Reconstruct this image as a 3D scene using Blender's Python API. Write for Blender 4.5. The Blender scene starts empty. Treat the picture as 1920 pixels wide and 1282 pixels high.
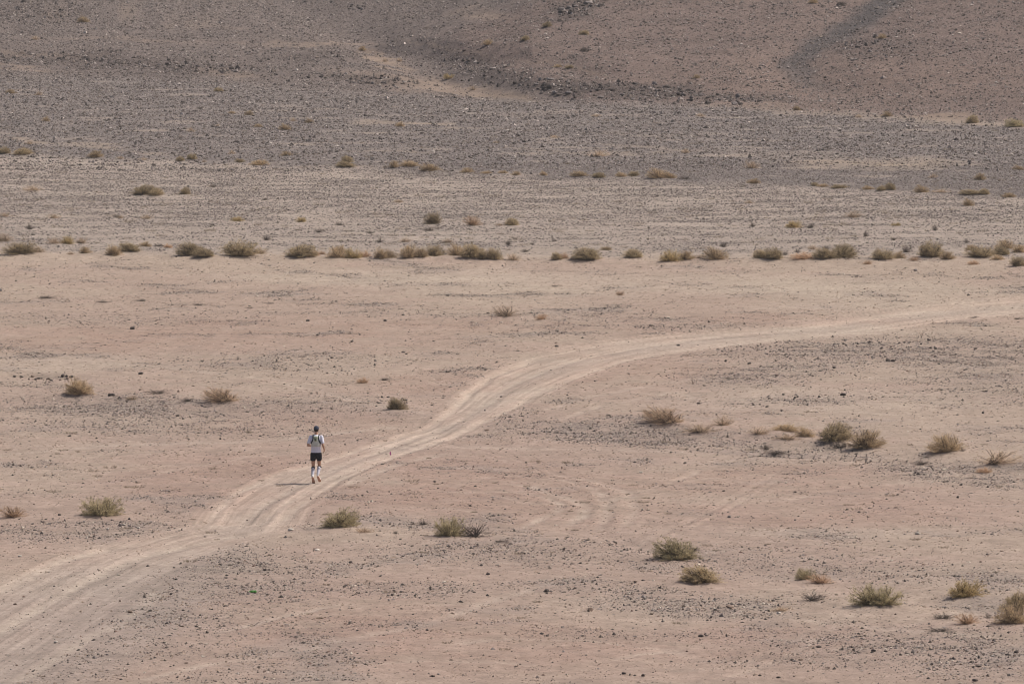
import bpy, bmesh, math, random
import numpy as np
from mathutils import Vector, Matrix

# ------------------------------------------------------------------ camera, sky, sun, exposure
S = bpy.context.scene
COL = S.collection
FPX = 10667.0            # focal length in photo pixels (200 mm lens, 1920 px wide picture)
HAZE = 0.00015            # even density of the dusty air
H = 21.0                 # height of the camera above the plain
PITCH = math.atan(1011.0 / FPX)
cam = bpy.data.cameras.new('camera'); camo = bpy.data.objects.new('camera', cam); COL.objects.link(camo)
camo.location = (0, 0, H); camo.rotation_euler = (math.pi / 2 - PITCH, 0, 0)
cam.sensor_width = 36; cam.lens = 200; cam.clip_start = 1; cam.clip_end = 9000
cam.dof.use_dof = True; cam.dof.focus_distance = 180; cam.dof.aperture_fstop = 5.6
S.camera = camo

SUN_EL = math.radians(52); SUN_AZ = math.radians(67)      # azimuth clockwise from +Y
w = bpy.data.worlds.new('World'); S.world = w; w.use_nodes = True
nt = w.node_tree; bg = nt.nodes['Background']
sky = nt.nodes.new('ShaderNodeTexSky'); sky.sky_type = 'NISHITA'; sky.sun_disc = False
sky.sun_elevation = SUN_EL; sky.sun_rotation = SUN_AZ; sky.dust_density = 3.0
nt.links.new(sky.outputs[0], bg.inputs[0]); bg.inputs[1].default_value = 0.08
sl = bpy.data.lights.new('sun', 'SUN'); sl.energy = 4.0; sl.angle = math.radians(0.53); sl.color = (1.0, 0.945, 0.86)
so = bpy.data.objects.new('sun', sl); COL.objects.link(so)
sd = Vector((math.sin(SUN_AZ) * math.cos(SUN_EL), math.cos(SUN_AZ) * math.cos(SUN_EL), math.sin(SUN_EL)))
so.rotation_euler = sd.to_track_quat('Z', 'Y').to_euler(); so.location = (60, 120, 90)
S.view_settings.view_transform = 'Standard'; S.view_settings.look = 'None'; S.view_settings.gamma = 1
S.view_settings.exposure = 0.23
S.cycles.filter_width = 1.05

random.seed(7); RNG = np.random.default_rng(11)
CA, SA = math.cos(PITCH), math.sin(PITCH)

# ------------------------------------------------------------------ noise and projection
_perm = np.random.default_rng(3).permutation(4096)
_gr = np.random.default_rng(4).uniform(0, 2 * np.pi, 4096); _gx = np.cos(_gr); _gy = np.sin(_gr)
def perlin(x, y):
    xi = np.floor(x).astype(np.int64); yi = np.floor(y).astype(np.int64)
    xf = x - xi; yf = y - yi
    u = xf * xf * xf * (xf * (xf * 6 - 15) + 10); v = yf * yf * yf * (yf * (yf * 6 - 15) + 10)
    def g(a, b, dx, dy):
        h = _perm[(_perm[(xi + a) & 4095] + yi + b) & 4095]
        return _gx[h] * dx + _gy[h] * dy
    n00 = g(0, 0, xf, yf); n10 = g(1, 0, xf - 1, yf); n01 = g(0, 1, xf, yf - 1); n11 = g(1, 1, xf - 1, yf - 1)
    a = n00 + u * (n10 - n00); b = n01 + u * (n11 - n01)
    return (a + v * (b - a)) * 1.5
def fbm(x, y, sc, octv=4, seed=0.0):
    r = 0; a = 1; t = 0
    for i in range(octv):
        r = r + a * perlin(x / sc + seed * 17.3 + i * 5.1, y / sc + seed * 9.7 + i * 3.3); t += a; a *= 0.55; sc *= 0.5
    return r / t
def sstep(a, b, x):
    t = np.clip((x - a) / (b - a), 0, 1); return t * t * (3 - 2 * t)
def softplus(x, k): return k * np.log1p(np.exp(np.clip(x / k, -30, 30)))
def project(X, Y, Z):
    zc = Y * CA + (H - Z) * SA; yc = Y * SA + (Z - H) * CA
    return 960 + FPX * X / zc, 641 - FPX * yc / zc
def ray(px, py):
    px = np.asarray(px, float); py = np.asarray(py, float)
    rx = (px - 960) / FPX; ry = (641 - py) / FPX
    return rx, CA + ry * SA, -SA + ry * CA

# ------------------------------------------------------------------ terrain height, stage by stage
def h_base(X, Y):
    z = 0.02 * softplus(np.minimum(Y, 900) - 315, 4)
    z = z + 0.12 * fbm(X, Y, 34, 2, 1)
    return z
def unproject(px, py, hf):
    rx, ry, rz = ray(px, py)
    t = np.full(np.shape(rx), 100.0)
    for k in range(5000):
        d = H + rz * t - hf(rx * t, ry * t)
        if np.all(d < 0.0015): break
        t = t + np.maximum(d, 0) * 1.5 + 0.0
        if k > 400: break
    return rx * t, ry * t
def line(pts, hf):
    a = np.array(pts, float); x, y = unproject(a[:, 0], a[:, 1], hf)
    return np.stack([x, y], 1)
def yline(l):
    o = np.argsort(l[:, 0]); lx, ly = l[o, 0], l[o, 1]
    return lambda X: np.interp(X, lx, ly)
_footR = yline(line([(-300, 20), (300, 40), (640, 70), (860, 160), (1000, 186), (1300, 192), (1600, 205), (1920, 225), (2300, 240)], h_base))
_footL = yline(line([(-400, 120), (0, 128), (400, 145), (700, 172), (860, 184), (1100, 190), (2200, 200)], h_base))
def h_hill(X, Y):
    a = softplus(Y - _footR(X), 2.5); b = softplus(Y - _footL(X), 3)
    z = 0.095 * a * sstep(-14, 6, X) + 0.035 * b * (1 - sstep(-10, 4, X))
    z = 90 * np.tanh(z / 90)
    z = z + (0.35 * fbm(X, Y, 9, 4, 2) + 0.0) * sstep(0, 12, a + b)
    return h_base(X, Y) + z
def seg_dist(X, Y, l, closed=False):
    """distance to a world polyline, parameter along it (m) and signed side"""
    best = np.full(X.shape, 1e9); s_at = np.zeros(X.shape); side = np.zeros(X.shape); s0 = 0
    for i in range(len(l) - 1):
        ax, ay = l[i]; bx, by = l[i + 1]; dx, dy = bx - ax, by - ay; L = math.hypot(dx, dy) + 1e-9
        t = np.clip(((X - ax) * dx + (Y - ay) * dy) / (L * L), 0, 1)
        ex = X - ax - t * dx; ey = Y - ay - t * dy; d = np.hypot(ex, ey)
        m = d < best
        best = np.where(m, d, best); s_at = np.where(m, s0 + t * L, s_at); side = np.where(m, np.sign(dx * ey - dy * ex), side)
        s0 += L
    return best, s_at, side
ravine = line([(470, 30), (600, 75), (700, 112), (800, 140), (880, 168), (1010, 187)], h_base)
ravine2 = line([(690, 75), (800, 92), (900, 108), (1060, 128), (1120, 140)], h_hill)
streak = line([(1790, -90), (1652, 8), (1590, 50), (1520, 88), (1490, 118), (1500, 145), (1580, 175)], h_hill)
_lip1 = yline(line([(-300, 965), (0, 972), (180, 966), (350, 990), (540, 991), (700, 1006), (900, 1006), (1120, 1012), (1250, 1055), (1400, 1085), (1640, 1130), (1920, 1172), (2300, 1200)], h_base))
_lip2 = yline(line([(-300, 742), (0, 742), (150, 742), (420, 758), (740, 771), (850, 792), (1100, 793), (1240, 795), (1340, 812), (1560, 828), (1770, 852), (1920, 876), (2300, 900)], h_base))
_lip3 = yline(line([(-300, 480), (0, 480), (400, 486), (900, 491), (1200, 490), (1500, 491), (1920, 500), (2300, 505)], h_base))
_edge4 = yline(line([(-300, 292), (0, 294), (250, 300), (500, 312), (800, 324), (1000, 331), (1240, 340), (1500, 352), (1700, 364), (1920, 373), (2300, 385)], h_base))
_ledge = line([(830, 826), (940, 827), (1040, 832), (1200, 836), (1330, 842), (1480, 850), (1700, 862)], h_base)
_hole = line([(28, 703), (60, 702), (100, 706), (140, 707)], h_base)
def h_nat(X, Y):
    z = h_hill(X, Y)
    near = 1 - sstep(380, 900, Y)
    d, s, _ = seg_dist(X, Y, ravine); z = z - 0.9 * np.exp(-(d / 3.2) ** 2)
    d, s, _ = seg_dist(X, Y, ravine2); z = z - 0.45 * np.exp(-(d / 1.6) ** 2)
    d, s, _ = seg_dist(X, Y, streak); z = z - 0.5 * np.exp(-(d / 3.5) ** 2)
    m = fbm(X, Y, 3.5, 2, 9)
    e = Y - _lip1(X) + 0.7 * m
    A = 0.12 * (1 - 0.75 * sstep(-2, 3, X)) * (1 - .6 * sstep(9, 12, X))
    z = z + A * np.where(e < 0, np.exp(-(e / 3.2) ** 2), np.exp(-(e / 0.8) ** 2)) - 0.10 * np.exp(-((e - 2.2) / 1.6) ** 2)
    e = Y - _lip2(X) + 0.9 * m
    z = z + 0.07 * np.where(e < 0, np.exp(-(e / 1.2) ** 2), np.exp(-(e / 3.5) ** 2)) - 0.09 * np.exp(-((e + 3.0) / 2.4) ** 2)
    e = Y - _lip3(X) + 0.6 * m
    z = z + 0.10 * np.exp(-(e / 1.6) ** 2) + 0.10 * sstep(0, 3, e)
    e = Y - _edge4(X) + 1.5 * m
    z = z + 0.16 * sstep(-2, 2.5, e)
    d, s, sd_ = seg_dist(X, Y, _ledge); z = z + 0.05 * sd_ * np.exp(-(d / 0.5) ** 2) * (0.6 + m)
    d, s, _ = seg_dist(X, Y, _hole); z = z - 0.30 * np.exp(-(d / 0.45) ** 2) * (0.75 + 1.2 * m)
    return z

# track: pairs of left / right edge points in the photo
PAIRS = [(-400, 1330, -60, 1360), (-260, 1240, 60, 1270), (-120, 1160, 170, 1185), (0, 1100, 262, 1112), (130, 1045, 355, 1052),
         (250, 1012, 452, 1016), (352, 990, 542, 990), (395, 952, 575, 950), (450, 920, 615, 920), (512, 890, 662, 890),
         (600, 860, 735, 860), (690, 835, 812, 835), (752, 810, 880, 812), (806, 788, 920, 790), (836, 768, 958, 768),
         (858, 740, 1004, 741), (888, 714, 1062, 716), (938, 690, 1130, 691), (992, 671, 1205, 671), (1075, 651, 1312, 653),
         (1180, 634, 1440, 641), (1300, 622, 1540, 632), (1440, 612, 1640, 626), (1560, 598, 1700, 614), (1660, 584, 1790, 601),
         (1780, 568, 1880, 588), (1920, 555, 2010, 577), (2200, 520, 2280, 545)]
_pa = np.array(PAIRS, float)
_L = np.stack(unproject(_pa[:, 0], _pa[:, 1], h_nat), 1); _R = np.stack(unproject(_pa[:, 2], _pa[:, 3], h_nat), 1)
TC = (_L + _R) / 2; TW = np.hypot(*(_L - _R).T) / 2
TS = np.concatenate([[0], np.cumsum(np.hypot(*np.diff(TC, axis=0).T))])
# true half width: measured across the way it runs
_tan = np.gradient(TC, axis=0); _tan /= np.hypot(*_tan.T)[:, None]
TW = 1.22 * np.abs((_R - _L)[:, 0] * _tan[:, 1] - (_R - _L)[:, 1] * _tan[:, 0]) / 2
RUTS = [  # (pixel polyline, half width m, depth m, brightness)
    ([(-60, 1128), (0, 1104), (60, 1074), (130, 1045), (210, 1027), (300, 1008), (360, 993)], .26, .035, .9),
    ([(-80, 1215), (0, 1182), (60, 1143), (130, 1105), (200, 1066), (270, 1040), (330, 1025), (420, 1005), (480, 996)], .26, .04, 1.0),
    ([(366, 985), (430, 930), (520, 888), (600, 866), (668, 843), (740, 822), (815, 797), (850, 768), (880, 736), (925, 703), (1000, 676)], .17, .03, .9),
    ([(420, 990), (500, 940), (570, 905), (650, 868), (720, 842), (800, 812), (868, 786), (905, 760), (950, 725), (1020, 692), (1120, 663), (1260, 641), (1420, 630)], .18, .03, .75),
    ([(455, 988), (540, 940), (610, 900), (690, 862), (760, 838), (840, 808)], .16, .03, .8),
    ([(500, 985), (580, 930), (650, 890), (720, 860), (800, 834), (860, 812), (930, 780), (1000, 741), (1080, 706), (1180, 672), (1300, 652), (1440, 637), (1560, 626)], .2, .035, .85),
    ([(845, 775), (872, 742), (912, 708), (965, 686), (1045, 662), (1140, 642), (1260, 629), (1400, 620), (1500, 613), (1580, 604), (1680, 588), (1800, 574), (1920, 560)], .25, .02, .45),
    ([(1440, 630), (1560, 624), (1640, 612), (1720, 600), (1780, 593), (1840, 589), (1920, 580)], .2, .03, .95),
    ([(1560, 622), (1680, 624), (1800, 622), (1920, 617)], .5, .02, .45),
    ([(1430, 606), (1500, 601), (1560, 597), (1600, 590), (1640, 587)], .15, .02, .6),
    ([(1060, 566), (1120, 566), (1200, 564), (1270, 562), (1292, 558), (1280, 555)], .15, .02, .65),
    ([(1360, 583), (1440, 577), (1500, 578), (1580, 577)], .15, .02, .6),
    # side tracks and old tyre curves
    ([(-60, 862), (0, 853), (100, 844), (215, 835), (330, 831), (450, 829), (560, 820), (690, 806), (760, 798)], 0.35, 0.026, 0.88),
    ([(0, 838), (90, 836), (200, 833)], 0.22, 0.013, 0.64),
    ([(230, 905), (330, 880), (400, 868), (480, 855), (560, 848)], 0.20, 0.013, 0.56),
    ([(640, 912), (690, 893), (740, 872), (800, 857), (850, 848)], 0.25, 0.026, 0.96),
    ([(800, 835), (900, 838), (1020, 841), (1150, 843), (1300, 847)], 0.38, 0.026, 0.56),
    ([(965, 996), (1010, 975), (1045, 958), (1055, 945), (1020, 930), (960, 922), (880, 925), (790, 915)], 0.18, 0.026, 0.80),
    ([(1060, 990), (1090, 968), (1098, 952), (1080, 938), (1040, 928), (1000, 912), (930, 905)], 0.20, 0.026, 1.00),
    ([(1120, 1000), (1140, 960), (1128, 925), (1070, 900), (960, 892), (860, 900)], 0.18, 0.026, 0.72),
    ([(1320, 880), (1260, 905), (1180, 928), (1120, 950)], 0.15, 0.026, 0.56),
    ([(1920, 905), (1760, 900), (1600, 912), (1480, 935), (1380, 945)], 0.18, 0.026, 0.56),
    ([(800, 712), (900, 735), (1010, 755)], 0.15, 0.013, 0.32),
    ([(1020, 770), (1100, 745), (1190, 728), (1290, 712), (1400, 702)], 0.18, 0.026, 0.72),
    ([(1050, 790), (1120, 762), (1230, 742), (1300, 730)], 0.18, 0.026, 0.64),
    ([(1300, 752), (1290, 742), (1310, 735)], 0.38, 0.039, 0.64),
    ([(0, 1282), (60, 1262), (120, 1222), (180, 1188), (240, 1160), (280, 1130), (300, 1100)], 0.28, 0.026, 0.80),
    ([(240, 1282), (330, 1258), (420, 1240), (540, 1225), (640, 1205)], 0.20, 0.026, 0.80),
    ([(380, 1190), (470, 1170), (560, 1148), (650, 1130)], 0.18, 0.026, 0.72),
    ([(480, 1230), (560, 1212), (660, 1196), (800, 1170), (940, 1120), (1010, 1100), (1100, 1085)], .25, .02, .45),
    ([(1100, 1245), (1200, 1226), (1320, 1212)], 0.18, 0.026, 0.56),
    ([(1280, 1120), (1400, 1135), (1500, 1160), (1640, 1175), (1780, 1185), (1920, 1200)], 0.25, 0.026, 0.48),
    ([(1300, 770), (1400, 765), (1520, 768), (1700, 778), (1920, 790)], 0.22, 0.013, 0.56),
    ([(1440, 722), (1560, 712), (1700, 706), (1920, 690)], 0.22, 0.013, 0.48),
    ([(0, 537), (160, 536), (320, 538), (520, 541)], 0.25, 0.013, 0.56),
    ([(600, 552), (760, 556), (900, 560), (1000, 563)], 0.25, 0.013, 0.56),
    ([(0, 672), (150, 676), (330, 690), (520, 712), (640, 745), (760, 770), (830, 775)], 0.28, 0.026, 0.72),
    ([(700, 960), (790, 948), (880, 955), (940, 972)], .2, .03, .5),
    ([(780, 880), (900, 878), (1020, 886), (1120, 902), (1180, 925), (1190, 955), (1170, 990)], .2, .03, .6),
    ([(1180, 1000), (1300, 985), (1420, 990), (1540, 1002), (1660, 1010)], .2, .03, .5),
    ([(1240, 1030), (1380, 1012), (1500, 1016), (1600, 1028)], .2, .03, .4),
    ([(700, 930), (820, 905), (960, 935), (1020, 948)], .18, .03, .45),
    ([(1500, 960), (1640, 950), (1760, 958), (1920, 970)], .2, .03, .45),
    ([(820, 1210), (960, 1196), (1100, 1200), (1240, 1215), (1330, 1240)], .22, .03, .45),
    ([(640, 1250), (780, 1236), (940, 1240), (1080, 1256)], .22, .03, .4),
    ([(1400, 1080), (1500, 1066), (1640, 1070), (1800, 1080)], .2, .03, .3),
    ([(60, 900), (200, 886), (330, 872), (420, 866)], .2, .03, .4),
]
_rt = random.Random(23)      # faint old wheel pairs wandering over the soft ground
for _ in range(20):
    x, y = _rt.uniform(-60, 1800), _rt.uniform(640, 1270); a = _rt.gauss(0, .05); k = _rt.gauss(0, .00025); p = []
    for i in range(8):
        p.append((x, y)); x += 62; y += 62 * a * (y - 300) / 500; a += k * 62 * 8 * .3
    if min(q[1] for q in p) < 630 or max(q[1] for q in p) > 1320: continue
    b_ = _rt.uniform(.18, .42)
    for dy in (0, 11 * (p[0][1] / 900) ** 2): RUTS.append(([(u, v + dy) for u, v in p], _rt.uniform(.11, .17), .018, b_))
RUTW = [(line(p, h_nat), hw, dp, br) for p, hw, dp, br in RUTS]

# ------------------------------------------------------------------ the plants: x, base y, width, height in photo pixels, kind
# kinds: o olive dense, y yellow olive, g green olive, k khaki, p pale straw, t tan orange, d dead grey twigs, s spiky tan
ROW = """38,480,56,20,o 72,478,26,12,p 103,461,28,12,p 127,461,22,13,y 152,460,24,12,p 160,477,18,12,k 133,479,14,6,p 213,481,24,18,k
242,475,38,15,o 272,464,22,9,k 298,463,18,7,d 315,467,16,8,t 357,483,46,22,o 382,486,34,14,o 452,484,54,24,o 488,478,28,9,p 566,486,50,21,o
592,485,14,10,t 604,479,12,7,t 631,487,30,20,k 640,476,14,14,k 662,488,30,17,y 684,484,22,12,t 714,488,22,18,k 731,487,22,15,k 767,487,30,22,k 790,487,24,16,k
816,485,32,20,o 858,485,36,20,k 886,488,40,24,o 906,491,20,15,o 927,491,26,20,o 963,490,26,13,p 1044,491,18,13,o 1057,490,18,11,t 1100,490,43,20,o
1187,485,30,15,o 1257,493,34,18,y 1287,491,28,15,k 1311,490,14,8,p 1341,490,40,21,k 1427,488,26,15,o 1449,490,32,19,o 1505,490,42,12,t
1546,490,38,18,o 1582,487,42,23,o 1656,490,36,16,o 1684,488,24,13,k 1627,497,17,7,t 1703,473,26,14,d 1714,492,18,8,t 1746,485,42,25,o 1777,489,24,14,k
1838,486,40,18,o 1822,472,24,10,k 1870,490,20,9,k 1877,480,28,15,o 1884,469,32,16,k 1912,476,26,14,k 1825,498,20,8,t 1910,502,28,17,o 7,456,36,15,p"""
MIDB = """56,431,20,13,d 102,412,24,9,p 220,409,18,8,d 275,412,22,8,p 445,417,20,8,y 8,409,20,8,p 811,423,27,20,o 886,425,28,18,t 960,425,22,13,o
565,418,16,9,y 637,424,20,8,d 598,437,18,10,d 694,439,16,8,d 803,434,22,9,d 712,456,16,12,d 760,456,22,9,p 840,458,20,9,p 953,460,14,12,d 503,451,22,10,d
937,426,16,5,p 1136,471,18,6,k 985,473,20,7,d 997,460,10,6,d 1356,464,18,12,d 1411,426,18,10,d 1472,479,14,9,d 1495,474,14,9,d 1549,469,18,9,d 1524,470,18,9,p
1645,473,12,8,p 1625,444,14,12,d 1753,434,12,14,d 1520,429,26,11,d 1488,429,26,12,y 1600,411,32,13,p 1680,425,16,6,y 1812,457,14,9,d 60,361,36,10,p
271,369,38,17,o 293,370,24,12,o 347,367,17,13,o 497,376,14,6,d 748,382,18,6,p 1405,384,16,7,p 1816,388,18,13,k 1040,453,12,6,d 1674,452,12,7,d 226,411,14,6,p 400,352,16,6,d"""
EDGE = """7,291,22,12,o 43,292,30,10,o 180,298,26,12,k 55,272,14,7,p 338,304,14,8,o 360,301,17,10,o 226,300,14,6,p 268,303,16,6,p 383,306,10,5,p 450,307,16,7,o
487,312,28,9,k 435,291,14,8,p 537,294,18,8,k 651,306,18,11,o 648,316,30,9,o 740,317,16,13,k 768,315,28,10,k 805,323,30,12,k 876,326,20,9,k 912,328,18,5,k 943,327,16,5,k
968,330,14,7,k 1019,331,14,8,k 1085,333,28,9,k 1122,336,22,9,o 1165,334,18,8,k 1188,332,18,9,o 1234,338,36,17,k 1256,338,22,10,k 1285,338,26,8,d 1413,346,22,9,k
1528,351,13,7,o 1543,353,18,6,k 1575,356,30,7,o 1628,358,20,7,k 1653,360,16,8,o 1669,358,18,12,o 1728,364,24,13,k 1765,364,30,7,p 1820,368,36,8,o 1845,368,18,10,o
1892,372,24,8,k 1838,339,20,12,k 1910,321,20,8,k 1750,336,18,8,p"""
HIGH = """467,218,14,9,k 484,240,14,6,k 534,246,20,11,k 580,232,14,8,k 550,229,12,7,p 435,215,12,5,k 408,238,10,5,p 410,174,16,7,o 20,178,16,8,k 73,181,16,8,p 86,229,12,9,k
358,249,16,9,p 750,239,16,9,k 156,45,20,11,k 67,77,16,7,p 842,151,20,9,y 886,172,16,9,p 915,86,16,10,k 930,270,12,5,p 375,206,14,6,d 1903,241,32,14,g 1823,233,20,14,o
1663,221,16,10,k 1411,319,28,14,p 1124,297,34,13,p 1314,221,16,7,p 1285,289,18,8,p 1028,225,12,6,d 985,78,14,9,o 1026,53,15,9,o 1095,67,17,8,o 1100,96,28,7,d 1067,131,16,6,o
1046,129,14,6,k 1306,149,12,7,k 680,96,12,8,k 722,118,12,7,p 1654,74,14,9,k 1494,209,12,8,k 1119,221,18,6,p 1040,261,18,5,p 748,118,12,8,p 1610,222,14,6,p 1525,8,14,9,k 1580,10,16,9,d"""
# hand written: near enough to see their shape
NEAR = [
 (947, 597, 40, 22, 'p', 'pinkish straw dry spiky shrub, alone above the track bend'),
 (1015, 602, 20, 11, 't', 'faint orange dry tuft just right of the lone pinkish spiky shrub'),
 (1163, 556, 14, 9, 't', 'tiny orange tuft on the pale sand below the long shrub row'),
 (90, 560, 32, 7, 'd', 'flat dark dead twigs nearest the left edge below the long shrub row'),
 (193, 568, 26, 6, 'd', 'flat dead twig clump on open sand, second from the left below the long row'),
 (262, 566, 22, 6, 'd', 'thin dead twig clump on open sand, third from the left below the long row'),
 (372, 573, 24, 6, 'd', 'thin dead twig clump on open sand, fourth from the left below the long row'),
 (467, 579, 14, 4, 'd', 'tiny dead twig clump on open sand, fifth from the left below the long row'),
 (504, 571, 16, 4, 'd', 'tiny dark dead twigs on open sand, sixth from the left below the long row'),
 (1041, 538, 16, 4, 'd', 'tiny flat dead twigs on the pale sand right of the middle below the long row'),
 (1827, 595, 20, 5, 'd', 'dark crooked dead twigs on the pale track at the right'),
 (1912, 600, 18, 5, 'd', 'dark crooked dead twigs at the right edge beside the pale track'),
 (147, 743, 40, 27, 'k', 'khaki tan bushy shrub on the left beside the dark holed bank'),
 (297, 739, 38, 11, 'd', 'low grey dead shrub between the khaki shrub and the spiky dry shrub on the left'),
 (413, 757, 52, 26, 's', 'spiky dry tan shrub with dark bare stems left of the track'),
 (351, 754, 24, 10, 'd', 'small dark dead twigs just left of the spiky dry tan shrub'),
 (248, 752, 22, 8, 'p', 'small pale dry tuft below the low grey dead shrub on the left'),
 (680, 720, 18, 11, 't', 'small tan tuft left of the track, left one of two above the round olive bush'),
 (723, 714, 16, 7, 'd', 'small grey dead tuft left of the track, right one of two above the olive bush'),
 (745, 770, 28, 22, 'o', 'compact round olive bush with a dark shadow just left of the track bend'),
 (190, 970, 60, 33, 'g', 'green olive loose shrub above the left bank, dark shadow on its left'),
 (24, 974, 40, 21, 't', 'brownish tan low dry shrub at the left edge above the bank'),
 (640, 993, 54, 32, 'g', 'green olive shrub right of the track where it crosses the bank, below the runner'),
 (683, 1001, 32, 9, 'p', 'very low pale green tuft just right of the green olive shrub at the bank'),
 (793, 983, 18, 12, 'd', 'small dead grey twigs left of the two-part olive and dead shrub'),
 (774, 983, 10, 8, 'd', 'tiny dead twigs left of the small dead grey twigs near the bank'),
 (742, 1002, 10, 9, 'd', 'tiny dark dead tuft on the bank between the green shrub and the olive shrub'),
 (843, 1008, 44, 35, 'g', 'upright yellow green shrub leaning on a dead grey one at the bank'),
 (888, 1008, 58, 30, 'd', 'sprawling dead grey shrub of bare twigs against the upright green one'),
 (943, 1017, 32, 6, 'd', 'flat grey dead twigs right of the sprawling dead shrub'),
 (1243, 798, 58, 30, 's', 'large spiky tan olive shrub ending the dark gravel band right of the track'),
 (1211, 772, 28, 5, 'd', 'thin fallen dead branch just left above the large spiky shrub'),
 (1310, 815, 50, 18, 'p', 'low pale pinkish dry shrub right of the large spiky shrub'),
 (1356, 800, 34, 20, 'p', 'pale khaki feathery dry shrub right of the large spiky shrub, set farther back'),
 (1425, 817, 34, 15, 'p', 'low pale feathery shrub in the middle of the right wash'),
 (1474, 811, 38, 12, 'k', 'low khaki tuft left of the tan olive dome in the right wash'),
 (1510, 822, 30, 18, 'k', 'small tan olive dome between low pale tufts in the right wash'),
 (1474, 827, 40, 12, 'p', 'low grey pale twiggy tuft below the khaki tuft in the right wash'),
 (1569, 829, 44, 32, 'o', 'tall dense olive bush with dark shadow on its left, in the right wash'),
 (1543, 821, 20, 14, 'd', 'dark bare twigs hugging the left side of the tall dense olive bush'),
 (1577, 841, 46, 14, 'd', 'grey dry twigs spread below the tall dense olive bush'),
 (1627, 842, 50, 33, 'k', 'pale tan pointed feathery bush right of the tall dense olive bush'),
 (1436, 843, 20, 15, 'd', 'small upright dead grey tuft on gravel in the right wash'),
 (1456, 856, 40, 11, 'd', 'low dead twigs just below the small upright dead tuft'),
 (1772, 852, 54, 32, 'k', 'wind-swept tan olive bush with long dark shadow, alone near the right'),
 (1804, 851, 11, 8, 'd', 'tiny dark tuft touching the right of the wind-swept tan bush'),
 (1727, 872, 30, 12, 'd', 'low dead twigs left below the wind-swept tan bush'),
 (1876, 876, 66, 28, 'p', 'wide pale pinkish feathery dry shrub near the right edge'),
 (1845, 889, 24, 11, 't', 'faint orange tuft left below the wide pale dry shrub'),
 (1266, 1054, 62, 38, 'g', 'large green olive shrub with stray tall stems in the lower right centre'),
 (1302, 1033, 22, 11, 'd', 'small grey dead tuft touching the right of the large green olive shrub'),
 (1312, 1095, 54, 30, 'o', 'two-lobed olive tan bush below the large green olive shrub'),
 (1510, 1090, 30, 22, 'g', 'small pale olive shrub left of a tan tuft in the lower right'),
 (1537, 1097, 36, 18, 't', 'small tan orange tuft right of the small pale olive shrub'),
 (1526, 1127, 46, 20, 'd', 'dead grey twigs in front of the small tan orange tuft'),
 (1643, 1139, 74, 37, 'g', 'widest dense green olive bush in the lower right'),
 (1812, 1122, 50, 30, 'y', 'yellow olive bush with a dark shadow below it, near the lower right edge'),
 (1897, 1172, 48, 36, 'k', 'tan bush in front of a greyer one at the lower right edge'),
 (1907, 1145, 36, 32, 'o', 'greyish olive bush behind the tan one at the lower right edge'),
 (1768, 1161, 44, 13, 'd', 'loose tangle of dead grey twigs near the lower right, farther one of two'),
 (1763, 1183, 52, 10, 'd', 'flat tangle of dead grey twigs near the lower right, nearer one of two'),
 (1813, 1172, 34, 20, 't', 'small tan orange feathery shrub left of the tan bush at the lower right edge'),
 (1852, 1160, 15, 11, 'd', 'tiny dark dead tuft between the small tan shrub and the edge bushes'),
 (1464, 1148, 34, 10, 'p', 'faint pale tuft on the stony strip in the lower right centre'),
]
def parse(s):
    out = []
    for tok in s.split():
        a = tok.split(','); out.append((float(a[0]), float(a[1]), float(a[2]), float(a[3]), a[4]))
    return out
ALLP = [('row', p) for p in parse(ROW)] + [('mid', p) for p in parse(MIDB)] + [('edge', p) for p in parse(EDGE)] + [('high', p) for p in parse(HIGH)] + [('near', p[:5]) for p in NEAR]
_px = np.array([p[1][0] for p in ALLP]); _py = np.array([p[1][1] for p in ALLP])
PX, PY = unproject(_px, _py - 1.0, h_nat)
PSC = np.array([p[1][2] for p in ALLP]) * np.hypot(PY, H) / FPX      # width in metres

# ------------------------------------------------------------------ ground sheet
_yy = np.linspace(118, 640, 4000)
_, _pyc = project(np.zeros_like(_yy) + 0.03 * _yy, _yy, h_hill(0.03 * _yy, _yy))
_pyc = np.minimum.accumulate(_pyc)
rows = np.interp(np.arange(1345, -55, -1.35)[::-1], _pyc[::-1], _yy[::-1])[::-1]
far = [rows[-1] + 1]
while far[-1] < 1150: far.append(far[-1] * 1.045)
near_ = [rows[0] / 1.03 ** k for k in range(45, 0, -1)]
Yr = np.concatenate([near_, rows, far])
uc = np.arange(-0.112, 0.1121, 2.1 / FPX)
uo = 0.112 + np.cumsum(0.0004 * 1.09 ** np.arange(1, 78)); uo = uo[uo < .62]
Uc = np.concatenate([-uo[::-1], uc, uo])
NR, NC = len(Yr), len(Uc)
GY, GU = np.meshgrid(Yr, Uc, indexing='ij'); GX = GU * GY
Z0 = h_nat(GX, GY)
gpx, gpy = project(GX, GY, Z0)

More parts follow.
